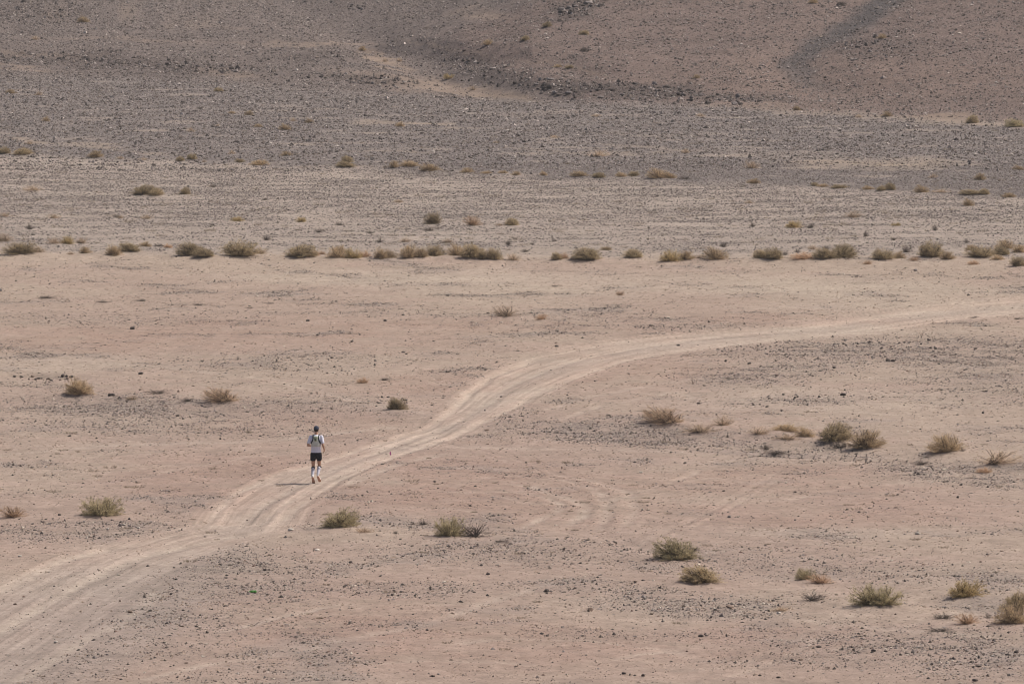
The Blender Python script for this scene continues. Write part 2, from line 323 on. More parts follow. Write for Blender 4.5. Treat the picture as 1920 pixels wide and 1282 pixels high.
# --- track coordinates
td, ts, tside = seg_dist(GX, GY, TC)
tw = np.interp(ts, TS, TW)
edge_n = 0.22 * fbm(GX, GY, 1.9, 4, 21)
tv = td / tw + edge_n
TRK = 1 - sstep(0.52, 1.16, tv)                      # 1 on the track
TRK_HARD = tv < 0.86
V = tv * -tside
rut_c = np.zeros_like(GX); rut_h = np.zeros_like(GX)
for l, hw, dp, br in RUTW:
    x0, x1 = l[:, 0].min() - 2, l[:, 0].max() + 2; y0, y1 = l[:, 1].min() - 2, l[:, 1].max() + 2
    m = (GX > x0) & (GX < x1) & (GY > y0) & (GY < y1)
    X_, Y_ = GX[m], GY[m]
    wv = 0.10 * fbm(X_, Y_, 2.2, 2, 5)
    d, s, sde = seg_dist(X_ + wv, Y_, l)
    tot = s.max() + 1e-6
    fade = sstep(0, 1.2, s) * sstep(0, 1.2, tot - s)
    k = np.exp(-(d / hw) ** 2) * fade * (0.75 + 0.9 * fbm(X_, Y_, 1.3, 3, 6))
    k2 = np.exp(-((d - hw * 1.7) / (hw * .6)) ** 2) * fade
    rut_c[m] = np.maximum(rut_c[m], br * k) - 0.10 * br * k2
    rut_h[m] += -dp * k + 0.4 * dp * k2
Z = Z0 + rut_h - 0.05 * TRK
# washboard on the near part of the track, fine natural relief
Z += 0.006 * np.sin(GY * 16 + 2 * fbm(GX, GY, 2, 2, 31)) * sstep(0.2, .8, TRK) * (GY < 165)
rough = 1 - 0.8 * TRK
Z += rough * (0.045 * fbm(GX, GY, 2.4, 4, 12) + 0.030 * fbm(GX, GY, .75, 3, 13) * (.5 + sstep(-.2, .4, fbm(GX, GY, 7, 2, 19))))
HH = sstep(0, 10, GY - _footR(GX))
Z += HH * (GY < 700) * (0.10 * fbm(GX, GY, 2.2, 3, 15) + .05 * fbm(GX, GY, .8, 2, 16))
# disturbed soft sand: combed with old wheel marks
comb = fbm(GX * 0.25, GY, 1.1, 4, 14)
Z += rough * 0.022 * comb
for i in range(len(ALLP)):                           # sand gathered round each plant
    if ALLP[i][1][4] == 'd': continue
    r = 0.75 * PSC[i] + .12
    j0, j1 = np.searchsorted(Yr, [PY[i] - 3 * r, PY[i] + 3 * r]); i0, i1 = np.searchsorted(Uc, [(PX[i] - 3 * r) / PY[i], (PX[i] + 3 * r) / PY[i]])
    sl_ = (slice(j0, j1), slice(i0, i1))
    dd = ((GX[sl_] - PX[i]) / (1.25 * r)) ** 2 + ((GY[sl_] - PY[i]) / r) ** 2
    Z[sl_] += 0.09 * min(PSC[i], 1.2) * np.exp(-dd)

# --- colour of the ground (its own colour, no light in it)
def E(cx, cy, rx, ry, slope=0.0, soft=0.5):
    x = (gpxw - cx) / rx; y = (gpyw - cy - slope * (gpxw - cx)) / ry
    return 1 - sstep(1 - soft, 1 + soft, np.sqrt(x * x + y * y))
gpxw = gpx + 50 * fbm(GX, GY, 5, 4, 41); gpyw = gpy + 13 * fbm(GX, GY, 5, 4, 42)
def C(r, g, b): return np.array([r, g, b], np.float32)
TAN = C(.435, .335, .270); PINK = C(.405, .292, .242); PALE = C(.50, .405, .330); TRKC = C(.50, .400, .330); TRKP = C(.50, .375, .305)
GREYS = C(.335, .275, .240); STONY = C(.235, .195, .182); STONYD = C(.180, .150, .144); HILL = C(.255, .192, .168); HILLD = C(.20, .155, .14); SANDF = C(.37, .285, .225)
BLUEG = C(.125, .115, .115)
n1 = fbm(GX, GY, 14, 4, 51); n2 = fbm(GX, GY, 4.5, 4, 52); n3 = fbm(GX, GY, 1.2, 4, 53); n4 = fbm(GX * .35, GY, 2.0, 4, 54)
def mixc(c, col, m): return c + (col - c) * np.clip(m, 0, 1)[..., None]
pink = sstep(-.12, .30, n1 + .5 * n4 + .12)
c = np.broadcast_to(TAN, GX.shape + (3,)).astype(np.float32)
c = mixc(c, PINK, .6 * pink)
for e in [E(450, 625, 420, 30), E(130, 640, 160, 22), E(1050, 610, 260, 16), E(1560, 595, 240, 14), E(430, 900, 200, 50), E(720, 900, 260, 60), E(560, 800, 200, 30),
          E(1000, 930, 260, 60), E(1150, 700, 220, 26), E(1500, 900, 300, 30), E(900, 1210, 380, 50), E(1400, 1200, 260, 30), E(1560, 960, 300, 24), E(620, 1150, 200, 60), E(820, 720, 160, 26)]:
    e = e * np.clip(.8 + 1.2 * n2 + .8 * n3, 0, 1.2); c = mixc(c, C(.385, .262, .212), .62 * e)
for e in [E(1100, 530, 520, 22), E(700, 520, 300, 14), E(1650, 545, 300, 14), E(90, 685, 220, 14), E(1700, 580, 260, 18), E(1550, 750, 260, 24), E(300, 1030, 150, 16), E(1560, 1000, 200, 12)]:
    c = mixc(c, PALE, .40 * e)
gyb = np.zeros_like(GX)      # gravel cover of the near ground
for (cx, cy, rx, ry, sl_, a) in [(1190, 815, 250, 20, .06, 1), (1500, 845, 180, 12, .08, .6), (300, 765, 330, 20, .02, .8), (620, 745, 120, 12, 0, .3), (330, 800, 330, 18, .05, .5), (100, 1000, 260, 18, 0, .6), (230, 985, 160, 8, .05, .8),
        (470, 1080, 150, 46, .1, .75), (1700, 660, 330, 28, .02, .75), (1440, 700, 150, 22, -.1, .65), (1480, 752, 130, 8, -.02, .7), (1900, 720, 220, 36, 0, .45),
        (1300, 1135, 180, 22, .06, .95), (1170, 1110, 200, 14, .05, .6), (1760, 1220, 330, 40, .04, .75), (900, 1035, 220, 22, .02, .6), (700, 1105, 260, 14, .03, .6), (1240, 1035, 190, 14, .08, .5),
        (1800, 890, 160, 18, .1, .8), (1400, 1050, 260, 24, .02, .4), (250, 600, 260, 10, .02, .35), (850, 590, 480, 7, .02, .35), (1200, 612, 240, 7, .01, .5), (550, 680, 240, 20, 0, .3),
        (870, 695, 60, 5, -.1, .8), (120, 1235, 160, 30, -.3, .5), (300, 1190, 240, 50, -.2, .45), (440, 1270, 200, 20, -.1, .35), (1600, 1070, 300, 24, .03, .4), (500, 1175, 300, 14, 0, .3), (1210, 1190, 200, 12, 0, .35), (60, 720, 130, 9, .05, .4)]:
    gyb = np.maximum(gyb, a * E(cx, cy, rx, ry, sl_, .6))
gyb = np.clip(gyb * (0.75 + 1.4 * n3 + .5 * n2), 0, 1)
gyb = np.maximum(gyb, .55 * sstep(.12, .55, n2 + .5 * n3))
B3 = np.interp(gpx, [-300, 400, 900, 1500, 1920, 2300], [472, 478, 484, 482, 488, 495]) + 9 * n2
B4 = np.interp(gpx, [-300, 0, 250, 500, 800, 1000, 1240, 1500, 1700, 1920, 2300], [290, 292, 299, 310, 322, 329, 338, 350, 362, 371, 385]) + 10 * n2
BH = np.interp(gpx, [-300, 0, 400, 640, 860, 1000, 1300, 1600, 1920, 2300], [130, 138, 150, 170, 182, 188, 196, 212, 232, 250]) + 6 * n2
above3 = 1 - sstep(-14, 8, gpy - B3); above4 = 1 - sstep(-5, 6, gpy - B4); aboveH = 1 - sstep(-6, 8, gpy - BH)
plain = above3 * (1 - above4)
c = mixc(c, C(.375, .306, .266), .85 * above3)
n5 = fbm(GX * .3, GY, 1.9, 4, 57)
c = mixc(c, GREYS, above3 * sstep(-.05, .5, n5 + .4 * n2) * .8)
c = mixc(c, PALE, .2 * plain * sstep(.1, .4, -n5))
c = mixc(c, STONY, above4 * .92)
c = mixc(c, STONYD, above4 * sstep(0, .5, n2 + .4 * n4) * .6)
c = mixc(c, SANDF, above4 * (1 - aboveH) * sstep(.2, .5, n4 + .3 * n1) * .45)
hillR = sstep(-60, 90, gpx - np.interp(gpy, [-60, 0, 60, 100, 150, 190], [1010, 980, 820, 800, 930, 1050])) * aboveH
hillL = aboveH * (1 - hillR)
c = mixc(c, HILL, hillR * .95); c = mixc(c, HILLD, hillR * sstep(0, .5, n2 + .5 * n3) * .5)
c = mixc(c, C(.275, .205, .175), hillR * E(1600, 150, 340, 50))
c = mixc(c, C(.245, .200, .180), hillL * .8)
sandp = np.zeros_like(GX)
for (cx, cy, rx, ry, sl_, a) in [(820, 165, 150, 9, .12, .95), (720, 145, 100, 8, .1, .5), (730, 118, 40, 6, .35, .95), (700, 105, 30, 4, .4, .7), (590, 82, 110, 2.5, .0, .8), (420, 138, 60, 7, .1, .8), (70, 103, 90, 5, .08, .7), (50, 128, 60, 3, .1, .7),
        (905, 30, 50, 9, .05, .7), (950, 184, 60, 2.5, .05, 1), (840, 90, 70, 2, .2, .8), (1000, 115, 40, 2, .1, .5), (1070, 130, 60, 1.8, .2, .7), (1780, 222, 60, 8, .02, .95), (1890, 232, 70, 6, .04, .7),
        (1600, 216, 150, 5, .05, .6), (1400, 200, 100, 5, .05, .5), (740, 229, 70, 2.5, .04, .9), (800, 233, 50, 2, .04, .9), (560, 271, 40, 1.6, .0, .8), (730, 282, 70, 2, .02, .8), (110, 268, 100, 2, .06, .9), (200, 278, 120, 2.5, .08, .7),
        (1120, 285, 90, 2, .03, .7), (1200, 276, 100, 3, .05, .6), (1650, 308, 150, 7, .0, .8), (1600, 307, 120, 2, .03, .9), (1480, 290, 120, 5, .05, .4), (1740, 300, 40, 5, 0, .6), (160, 30, 120, 3, .08, .6), (240, 22, 60, 3, .1, .6), (340, 50, 100, 3, .04, .5),
        (260, 75, 120, 3, .04, .5), (1000, 214, 90, 2.5, 0, .35), (600, 206, 60, 1.5, 0, .6), (1220, 252, 90, 2, 0, .5), (880, 470, 300, 4, 0, .3)]:
    e_ = a * E(cx, cy, rx * 1.15, ry * 1.3, sl_, .5); c = mixc(c, SANDF * .93, e_ * .72); sandp = np.maximum(sandp, e_)
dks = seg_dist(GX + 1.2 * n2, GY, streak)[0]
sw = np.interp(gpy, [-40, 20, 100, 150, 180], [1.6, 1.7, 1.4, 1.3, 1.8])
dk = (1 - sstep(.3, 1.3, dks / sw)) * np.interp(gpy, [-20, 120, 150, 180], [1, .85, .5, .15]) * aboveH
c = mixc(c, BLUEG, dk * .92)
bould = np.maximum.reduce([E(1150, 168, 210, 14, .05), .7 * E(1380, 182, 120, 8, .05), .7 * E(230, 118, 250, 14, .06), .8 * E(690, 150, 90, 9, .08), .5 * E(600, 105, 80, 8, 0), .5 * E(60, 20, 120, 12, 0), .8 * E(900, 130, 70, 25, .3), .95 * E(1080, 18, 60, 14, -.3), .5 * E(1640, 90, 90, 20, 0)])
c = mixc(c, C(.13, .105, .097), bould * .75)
# old track sand and ruts
trk_col = mixc(np.broadcast_to(TRKC, c.shape).astype(np.float32), TRKP, sstep(-.2, .4, n2 + np.abs(V) * .3))
grey_mid = np.exp(-((V - .1) / .35) ** 2) * sstep(-.2, .3, n4 + .2) * .5
near_tr = sstep(1005, 1090, gpy)
trk_col = mixc(trk_col, C(.345, .285, .250), grey_mid * (1 - near_tr))
trk_col = mixc(trk_col, C(.37, .305, .265), near_tr * .8)
lat = td * tside
strk = fbm(lat / .22, ts / 9, 1.0, 4, 61); strk2 = fbm(lat / .7, ts / 25, 1.0, 2, 62)
c = mixc(c, trk_col, TRK * (.66 + .25 * n3 + .2 * n2))
c = c * (1 + (1 - sstep(.9, 1.25, tv)) * (.26 * strk + .18 * strk2 + .30 * fbm(lat / .1, ts / 7, 1.0, 3, 64)))[..., None]
c = mixc(c, C(.36, .295, .258), .55 * E(200, 1180, 240, 80, -.6) * (1 - TRK * .4))
c = mixc(c, C(.56, .455, .375), np.clip(rut_c, 0, 1) * (.54 + .26 * near_tr))
c = c * (1 + .45 * np.clip(rut_c, -1, 0))[..., None]
c = mixc(c, GREYS * .95, gyb * .55 * (1 - above3) * (1 - TRK))
fine = fbm(GX * .6, GY, .62, 3, 63)
c = mixc(c, GREYS * .97, .5 * sstep(.0, .5, n2 + .6 * n4 - .1) * (1 - TRK) * (1 - above3))
c = c * (1 + .14 * n4 + .13 * n3 + (1 - TRK) * (.20 * fine))[..., None]
ZR = np.array([.85, .855, .84], np.float32)
c = c * (ZR + (np.array([.72, .69, .675], np.float32) - ZR) * (aboveH * .85)[..., None])
c = mixc(c, c * C(.995, .985, 1.0), sstep(560, 860, gpy))
# gravel amount handed to the shader and to the stones
grav = np.clip(.14 + .34 * sstep(-.1, .5, n2) * sstep(-.2, .4, n3) + .9 * gyb, 0, 1) * (1 - above3) + plain * np.clip(.36 + .9 * n5 + .35 * n3 + .3 * n2 + .25 * sstep(430, 400, gpy), .08, 1) + above4 * (1 - aboveH) * np.clip(.9 + .4 * n3 - .9 * sstep(.14, .42, n4 + .3 * n1), .3, 1) + aboveH * np.clip(.75 + .5 * n2 + .5 * n3, .25, 1)
grav = np.clip(grav, 0, 1) * (1 - .8 * sandp) * (1 - .93 * TRK) * (1 - .6 * np.clip(rut_c, 0, 1))
grav = np.maximum(grav, .16 * TRK * near_tr)
c = np.clip(c, .03, .8)

def grid_sample(F, X, Y):
    r = np.interp(Y, Yr, np.arange(NR)); q = np.interp(X / Y, Uc, np.arange(NC))
    r0 = np.clip(r.astype(int), 0, NR - 2); q0 = np.clip(q.astype(int), 0, NC - 2); fr = r - r0; fq = q - q0
    return (F[r0, q0] * (1 - fr) * (1 - fq) + F[r0 + 1, q0] * fr * (1 - fq) + F[r0, q0 + 1] * (1 - fr) * fq + F[r0 + 1, q0 + 1] * fr * fq)
def ground_at(X, Y): return float(grid_sample(Z, np.array([X]), np.array([Y]))[0])
def place(px, py):
    """where a ray through this photo pixel meets the ground"""
    rx, ry, rz = [float(v) for v in ray(px, py)]
    t = 100.0
    while t < 900:
        d = H + rz * t - ground_at(rx * t, ry * t)
        if d < 0.002: break
        t += max(d * 1.5, .01)
    return rx * t, ry * t, H + rz * t

# ------------------------------------------------------------------ dusty air
bm = bmesh.new(); bmesh.ops.create_cube(bm, size=1.0, matrix=Matrix.Translation((0, 600, 59)) @ Matrix.Diagonal((1700, 1400, 130, 1)))
me = bpy.data.meshes.new('haze'); bm.to_mesh(me); bm.free(); hz = bpy.data.objects.new('haze', me); COL.objects.link(hz); hz['kind'] = 'stuff'
hm_ = bpy.data.materials.new('haze'); hm_.use_nodes = True; hn = hm_.node_tree.nodes; hn.remove(hn['Principled BSDF'])
pv = hn.new('ShaderNodeVolumePrincipled'); pv.inputs['Color'].default_value = (.93, .90, .90, 1); pv.inputs['Density'].default_value = HAZE
hm_.node_tree.links.new(pv.outputs[0], hn['Material Output'].inputs['Volume']); me.materials.append(hm_)

# ------------------------------------------------------------------ materials
def new_mat(name, rough=.9):
    m = bpy.data.materials.new(name); m.use_nodes = True
    b = m.node_tree.nodes['Principled BSDF']; b.inputs['Roughness'].default_value = rough
    b.inputs['Specular IOR Level'].default_value = .15
    return m, m.node_tree.nodes, m.node_tree.links, b
def ground_mat():
    m, N, L, b = new_mat('desert_ground', .95)
    b.inputs['Specular IOR Level'].default_value = .05
    at = N.new('ShaderNodeAttribute'); at.attribute_name = 'tint'
    gr = N.new('ShaderNodeAttribute'); gr.attribute_name = 'gravel'
    tc = N.new('ShaderNodeTexCoord')
    def vor(sc):
        v = N.new('ShaderNodeTexVoronoi'); v.inputs['Scale'].default_value = sc; L.new(tc.outputs['Object'], v.inputs['Vector']); return v
    def noi(sc, det=4, rg=.6):
        n = N.new('ShaderNodeTexNoise'); n.inputs['Scale'].default_value = sc; n.inputs['Detail'].default_value = det; n.inputs['Roughness'].default_value = rg
        L.new(tc.outputs['Object'], n.inputs['Vector']); return n
    def math_(op, a, b_, cl=False):
        n = N.new('ShaderNodeMath'); n.operation = op; n.use_clamp = cl
        for i, v in enumerate((a, b_)):
            if isinstance(v, (int, float)): n.inputs[i].default_value = v
            else: L.new(v, n.inputs[i])
        return n.outputs[0]
    n1_ = noi(1.1, 7, .72); n2_ = noi(3.4, 7, .78)
    f = math_('ADD', math_('MULTIPLY', math_('SUBTRACT', n1_.outputs['Fac'], .5), .35), math_('MULTIPLY', math_('SUBTRACT', n2_.outputs['Fac'], .5), .95))
    fac = math_('ADD', f, 1.0)
    # pebble specks: cell by cell, some cells dark, some pale, more of them where gravel lies
    outs = []
    col = at.outputs['Color']
    hs = N.new('ShaderNodeVectorMath'); hs.operation = 'SCALE'; L.new(col, hs.inputs[0]); L.new(fac, hs.inputs['Scale'])
    col = hs.outputs[0]
    bumps = []
    for sc, k, dark in ((22, .55, .42), (11, .34, .5)):
        v = vor(sc); sp = N.new('ShaderNodeSeparateColor'); L.new(v.outputs['Color'], sp.inputs[0])
        thr = math_('MULTIPLY', gr.outputs['Fac'], k)
        on = math_('LESS_THAN', sp.outputs[0], thr)
        core = math_('LESS_THAN', v.outputs['Distance'], .42)
        mask = math_('MULTIPLY', on, core)
        bumps.append(mask)
        mul = N.new('ShaderNodeMapRange'); L.new(sp.outputs[1], mul.inputs[0]); mul.inputs[3].default_value = dark; mul.inputs[4].default_value = 1.15
        sc_ = N.new('ShaderNodeVectorMath'); sc_.operation = 'SCALE'; L.new(col, sc_.inputs[0]); L.new(mul.outputs[0], sc_.inputs['Scale'])
        mx = N.new('ShaderNodeMix'); mx.data_type = 'VECTOR'; L.new(mask, mx.inputs[0]); L.new(col, mx.inputs[4]); L.new(sc_.outputs[0], mx.inputs[5])
        col = mx.outputs[1]
    L.new(col, b.inputs['Base Color'])
    hsum = math_('ADD', math_('MULTIPLY', bumps[0], .012), math_('MULTIPLY', bumps[1], .025))
    hsum = math_('ADD', hsum, math_('MULTIPLY', n2_.outputs['Fac'], .11))
    bp = N.new('ShaderNodeBump'); bp.inputs['Strength'].default_value = .8; bp.inputs['Distance'].default_value = 1.0
    L.new(hsum, bp.inputs['Height']); L.new(bp.outputs[0], b.inputs['Normal'])
    return m
MG = ground_mat()
def stone_mat():
    m, N, L, b = new_mat('stone', .8)
    at = N.new('ShaderNodeAttribute'); at.attribute_name = 'tint'
    tc = N.new('ShaderNodeTexCoord'); n = N.new('ShaderNodeTexNoise'); n.inputs['Scale'].default_value = 14; n.inputs['Detail'].default_value = 5
    L.new(tc.outputs['Object'], n.inputs['Vector'])
    mr = N.new('ShaderNodeMapRange'); L.new(n.outputs['Fac'], mr.inputs[0]); mr.inputs[3].default_value = .55; mr.inputs[4].default_value = 1.45
    s = N.new('ShaderNodeVectorMath'); s.operation = 'SCALE'; L.new(at.outputs['Color'], s.inputs[0]); L.new(mr.outputs[0], s.inputs['Scale'])
    L.new(s.outputs[0], b.inputs['Base Color'])
    return m
MS = stone_mat()
def rock_mat(name, ca, cb, sc=6):
    m, N, L, b = new_mat(name, .85)
    tc = N.new('ShaderNodeTexCoord'); n = N.new('ShaderNodeTexNoise'); n.inputs['Scale'].default_value = sc; n.inputs['Detail'].default_value = 7; n.inputs['Roughness'].default_value = .7
    L.new(tc.outputs['Object'], n.inputs['Vector'])
    oi = N.new('ShaderNodeObjectInfo')
    r = N.new('ShaderNodeValToRGB'); r.color_ramp.elements[0].color = (*ca, 1); r.color_ramp.elements[1].color = (*cb, 1); r.color_ramp.elements[0].position = .3; r.color_ramp.elements[1].position = .7
    L.new(n.outputs['Fac'], r.inputs[0])
    mr = N.new('ShaderNodeMapRange'); L.new(oi.outputs['Random'], mr.inputs[0]); mr.inputs[3].default_value = .75; mr.inputs[4].default_value = 1.3
    s = N.new('ShaderNodeVectorMath'); s.operation = 'SCALE'; L.new(r.outputs[0], s.inputs[0]); L.new(mr.outputs[0], s.inputs['Scale'])
    L.new(s.outputs[0], b.inputs['Base Color'])
    bp = N.new('ShaderNodeBump'); bp.inputs['Strength'].default_value = .5; bp.inputs['Distance'].default_value = .02
    L.new(n.outputs['Fac'], bp.inputs['Height']); L.new(bp.outputs[0], b.inputs['Normal'])
    return m
def leaf_mat(name, ca, cb, trans=.25):
    m, N, L, b = new_mat(name, .8)
    tc = N.new('ShaderNodeTexCoord'); n = N.new('ShaderNodeTexNoise'); n.inputs['Scale'].default_value = 5; n.inputs['Detail'].default_value = 4
    L.new(tc.outputs['Object'], n.inputs['Vector'])
    at = N.new('ShaderNodeAttribute'); at.attribute_name = 'leaf'
    ad = N.new('ShaderNodeMath'); ad.operation = 'ADD'; L.new(n.outputs['Fac'], ad.inputs[0]); L.new(at.outputs['Fac'], ad.inputs[1])
    r = N.new('ShaderNodeValToRGB'); r.color_ramp.elements[0].color = (*ca, 1); r.color_ramp.elements[1].color = (*cb, 1); r.color_ramp.elements[0].position = .6; r.color_ramp.elements[1].position = 1.3 if False else 1.0
    sb = N.new('ShaderNodeMath'); sb.operation = 'MULTIPLY'; sb.inputs[1].default_value = .8; L.new(ad.outputs[0], sb.inputs[0]); L.new(sb.outputs[0], r.inputs[0])
    oi = N.new('ShaderNodeObjectInfo'); mr = N.new('ShaderNodeMapRange'); L.new(oi.outputs['Random'], mr.inputs[0]); mr.inputs[3].default_value = .82; mr.inputs[4].default_value = 1.2
    s = N.new('ShaderNodeVectorMath'); s.operation = 'SCALE'; L.new(r.outputs[0], s.inputs[0]); L.new(mr.outputs[0], s.inputs['Scale'])
    L.new(s.outputs[0], b.inputs['Base Color'])
    t = N.new('ShaderNodeBsdfTranslucent'); L.new(s.outputs[0], t.inputs[0])
    mx = N.new('ShaderNodeMixShader'); mx.inputs[0].default_value = trans
    L.new(b.outputs[0], mx.inputs[1]); L.new(t.outputs[0], mx.inputs[2]); L.new(mx.outputs[0], N['Material Output'].inputs[0])
    return m
def plain_mat(name, col, rough=.8, var=.15, sc=30):
    m, N, L, b = new_mat(name, rough)
    tc = N.new('ShaderNodeTexCoord'); n = N.new('ShaderNodeTexNoise'); n.inputs['Scale'].default_value = sc; n.inputs['Detail'].default_value = 4
    L.new(tc.outputs['Object'], n.inputs['Vector'])
    mr = N.new('ShaderNodeMapRange'); L.new(n.outputs['Fac'], mr.inputs[0]); mr.inputs[3].default_value = 1 - var; mr.inputs[4].default_value = 1 + var
    s = N.new('ShaderNodeVectorMath'); s.operation = 'SCALE'; s.inputs[0].default_value = col; L.new(mr.outputs[0], s.inputs['Scale'])
    L.new(s.outputs[0], b.inputs['Base Color'])
    return m

# ------------------------------------------------------------------ mesh helpers
def raw_mesh(name, co, tris_or_quads, k, mat, smooth=False):
    me = bpy.data.meshes.new(name); nv = len(co); nf = len(tris_or_quads)
    me.vertices.add(nv); me.vertices.foreach_set('co', np.ascontiguousarray(co, np.float32).ravel())
    me.loops.add(nf * k); me.loops.foreach_set('vertex_index', np.ascontiguousarray(tris_or_quads, np.int32).ravel())
    me.polygons.add(nf); me.polygons.foreach_set('loop_start', np.arange(0, nf * k, k, dtype=np.int32))
    me.polygons.foreach_set('use_smooth', np.full(nf, smooth))
    me.update(calc_edges=True)
    if mat: me.materials.append(mat)
    return me
def link(name, me, parent=None):
    o = bpy.data.objects.new(name, me); COL.objects.link(o)
    if parent: o.parent = parent
    return o
def tag(o, label=None, cat=None, group=None, kind=None):
    for k, v in (('label', label), ('category', cat), ('group', group), ('kind', kind)):
        if v: o[k] = v
    return o
def set_tint(me, colr, name='tint'):
    a = me.color_attributes.new(name, 'FLOAT_COLOR', 'POINT')
    a.data.foreach_set('color', np.concatenate([colr, np.ones((len(colr), 1))], 1).astype(np.float32).ravel())

# ------------------------------------------------------------------ build the ground: one sheet cut into ground, dirt track and hillside
P3 = np.stack([GX, GY, Z], -1)
dr = np.gradient(P3, axis=0); dc = np.gradient(P3, axis=1)
NRM = np.cross(dc, dr); NRM /= np.linalg.norm(NRM, axis=-1, keepdims=True)
idx = np.arange(NR * NC).reshape(NR, NC)
quads = np.stack([idx[:-1, :-1], idx[:-1, 1:], idx[1:, 1:], idx[1:, :-1]], -1).reshape(-1, 4)
f_trk = (TRK_HARD & (GY < 330))[:-1, :-1].ravel()
f_hill = ((aboveH > .5) & (gpy < 260) & (GY > 330))[:-1, :-1].ravel() & ~f_trk
f_plain = ~(f_trk | f_hill)
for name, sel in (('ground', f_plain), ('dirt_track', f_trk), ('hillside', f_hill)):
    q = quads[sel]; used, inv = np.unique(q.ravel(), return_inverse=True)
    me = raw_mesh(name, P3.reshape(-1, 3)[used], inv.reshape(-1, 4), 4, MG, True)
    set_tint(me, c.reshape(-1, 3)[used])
    a = me.attributes.new('gravel', 'FLOAT', 'POINT'); a.data.foreach_set('value', grav.ravel()[used].astype(np.float32))
    me.normals_split_custom_set_from_vertices(NRM.reshape(-1, 3)[used].tolist())
    tag(link(name, me), kind='structure')

# ------------------------------------------------------------------ loose stones (uncountable), real little rocks
OCT = np.array([(1, 0, 0), (0, 1, 0), (-1, 0, 0), (0, -1, 0), (0, 0, 1), (0, 0, -1)], float)
OF = np.array([(0, 1, 4), (1, 2, 4), (2, 3, 4), (3, 0, 4), (1, 0, 5), (2, 1, 5), (3, 2, 5), (0, 3, 5)])
def stones(name, X, Y, size, tint, flat=(.45, .85)):
    n = len(X); z = grid_sample(Z, X, Y)
    v = OCT[None] * RNG.uniform(.65, 1.25, (n, 6, 1)) + RNG.normal(0, .16, (n, 6, 3))
    ang = RNG.uniform(0, 2 * np.pi, n); ca, sa = np.cos(ang)[:, None], np.sin(ang)[:, None]
    sx = RNG.uniform(.75, 1.3, (n, 1)); v[..., 0] *= sx; v[..., 2] *= RNG.uniform(*flat, (n, 1))
    x = v[..., 0] * ca - v[..., 1] * sa; y = v[..., 0] * sa + v[..., 1] * ca
    s = (size * .5)[:, None]
    co = np.stack([x * s + X[:, None], y * s + Y[:, None], v[..., 2] * s + z[:, None] + s * .18], -1)
    me = raw_mesh(name, co.reshape(-1, 3), (OF[None] + 6 * np.arange(n)[:, None, None]).reshape(-1, 3), 3, MS)
    set_tint(me, np.repeat(tint, 6, 0))
    return tag(link(name, me), kind='stuff')
def scatter(n, ylo, yhi, wfun, um=.098):
    # uniform over the ground of the fan between two distances
    r = np.sqrt(RNG.uniform(ylo ** 2, yhi ** 2, n)); u = RNG.uniform(-um, um, n)
    X, Y = u * r, r
    return X[(k := RNG.uniform(0, 1, n) < wfun(X, Y))], Y[k]
def sizes(n, smin, smax, a=2.6): 
    u = RNG.uniform(0, 1, n); return (smin ** (1 - a) + u * (smax ** (1 - a) - smin ** (1 - a))) ** (1 / (1 - a))
def tints(n, pal, wts):
    k = RNG.choice(len(pal), n, p=np.array(wts) / sum(wts)); t = np.array(pal)[k] * RNG.uniform(.7, 1.3, (n, 1))
    return t
DK = (.080, .062, .055); MB = (.17, .132, .110); RB = (.20, .125, .10); GR_ = (.245, .202, .182); PL = (.50, .42, .345)
DK2 = (.10, .078, .069); PL2 = (.40, .335, .295)
SC = (.36, .265, .20); SD = (.25, .18, .135)
gs = lambda F: (lambda X, Y: grid_sample(F, X, Y))
X, Y = scatter(560000, 128, 262, lambda X, Y: np.clip(grid_sample(grav, X, Y), 0, 1) ** 1.35 * .85 + .02)
stones('gravel', X, Y, sizes(len(X), .024, .11, 3.4), tints(len(X), [DK, MB, RB, GR_, PL], [3, 3, 2, 3.5, 1.2]))
X, Y = scatter(420000, 128, 262, lambda X, Y: .8 * (1 - .9 * grid_sample(TRK, X, Y)) * np.clip(.12 + 1.6 * grid_sample(n3, X, Y) + 1.6 * grid_sample(fine, X, Y) + .8 * grid_sample(n2, X, Y), 0.03, 1))
stones('clods', X, Y, sizes(len(X), .03, .10, 3.4), tints(len(X), [SC, SD], [3, 2]), (.3, .6))
X, Y = scatter(500000, 128, 262, lambda X, Y: grid_sample(gyb, X, Y) ** 1.3 * .9 * (1 - .95 * grid_sample(TRK, X, Y)))
stones('gravel', X, Y, sizes(len(X), .026, .13, 3.1), tints(len(X), [DK, MB, GR_, PL], [3, 3, 3, 1.0]), (.5, .9))
X, Y = scatter(620000, 255, 325, lambda X, Y: np.clip(grid_sample(grav, X, Y), 0, 1) ** 1.2 * .6 * sstep(256, 270, Y))
stones('gravel', X, Y, sizes(len(X), .038, .14, 3.3), tints(len(X), [DK2, MB, GR_, PL2], [2.6, 3, 5, 1.2]))
X, Y = scatter(620000, 318, 560, lambda X, Y: np.clip(grid_sample(grav, X, Y) * (1 - .0), 0, 1) ** 1.2 * .9 * sstep(318, 326, Y) * (Y < 520))
stones('rubble', X, Y, sizes(len(X), .065, .30, 3.3), tints(len(X), [DK2, MB, GR_, PL2], [3, 3.6, 4, .9]))
bl = lambda X, Y: grid_sample(bould, X, Y)
X, Y = scatter(130000, 345, 520, lambda X, Y: bl(X, Y) ** 1.3 * .7)
stones('rubble', X, Y, sizes(len(X), .12, .42, 2.8), tints(len(X), [DK, MB, GR_, PL2], [4, 4, 2, .3]), (.6, 1.0))
X, Y = scatter(120000, 345, 520, lambda X, Y: grid_sample(dk, X, Y) * .8)
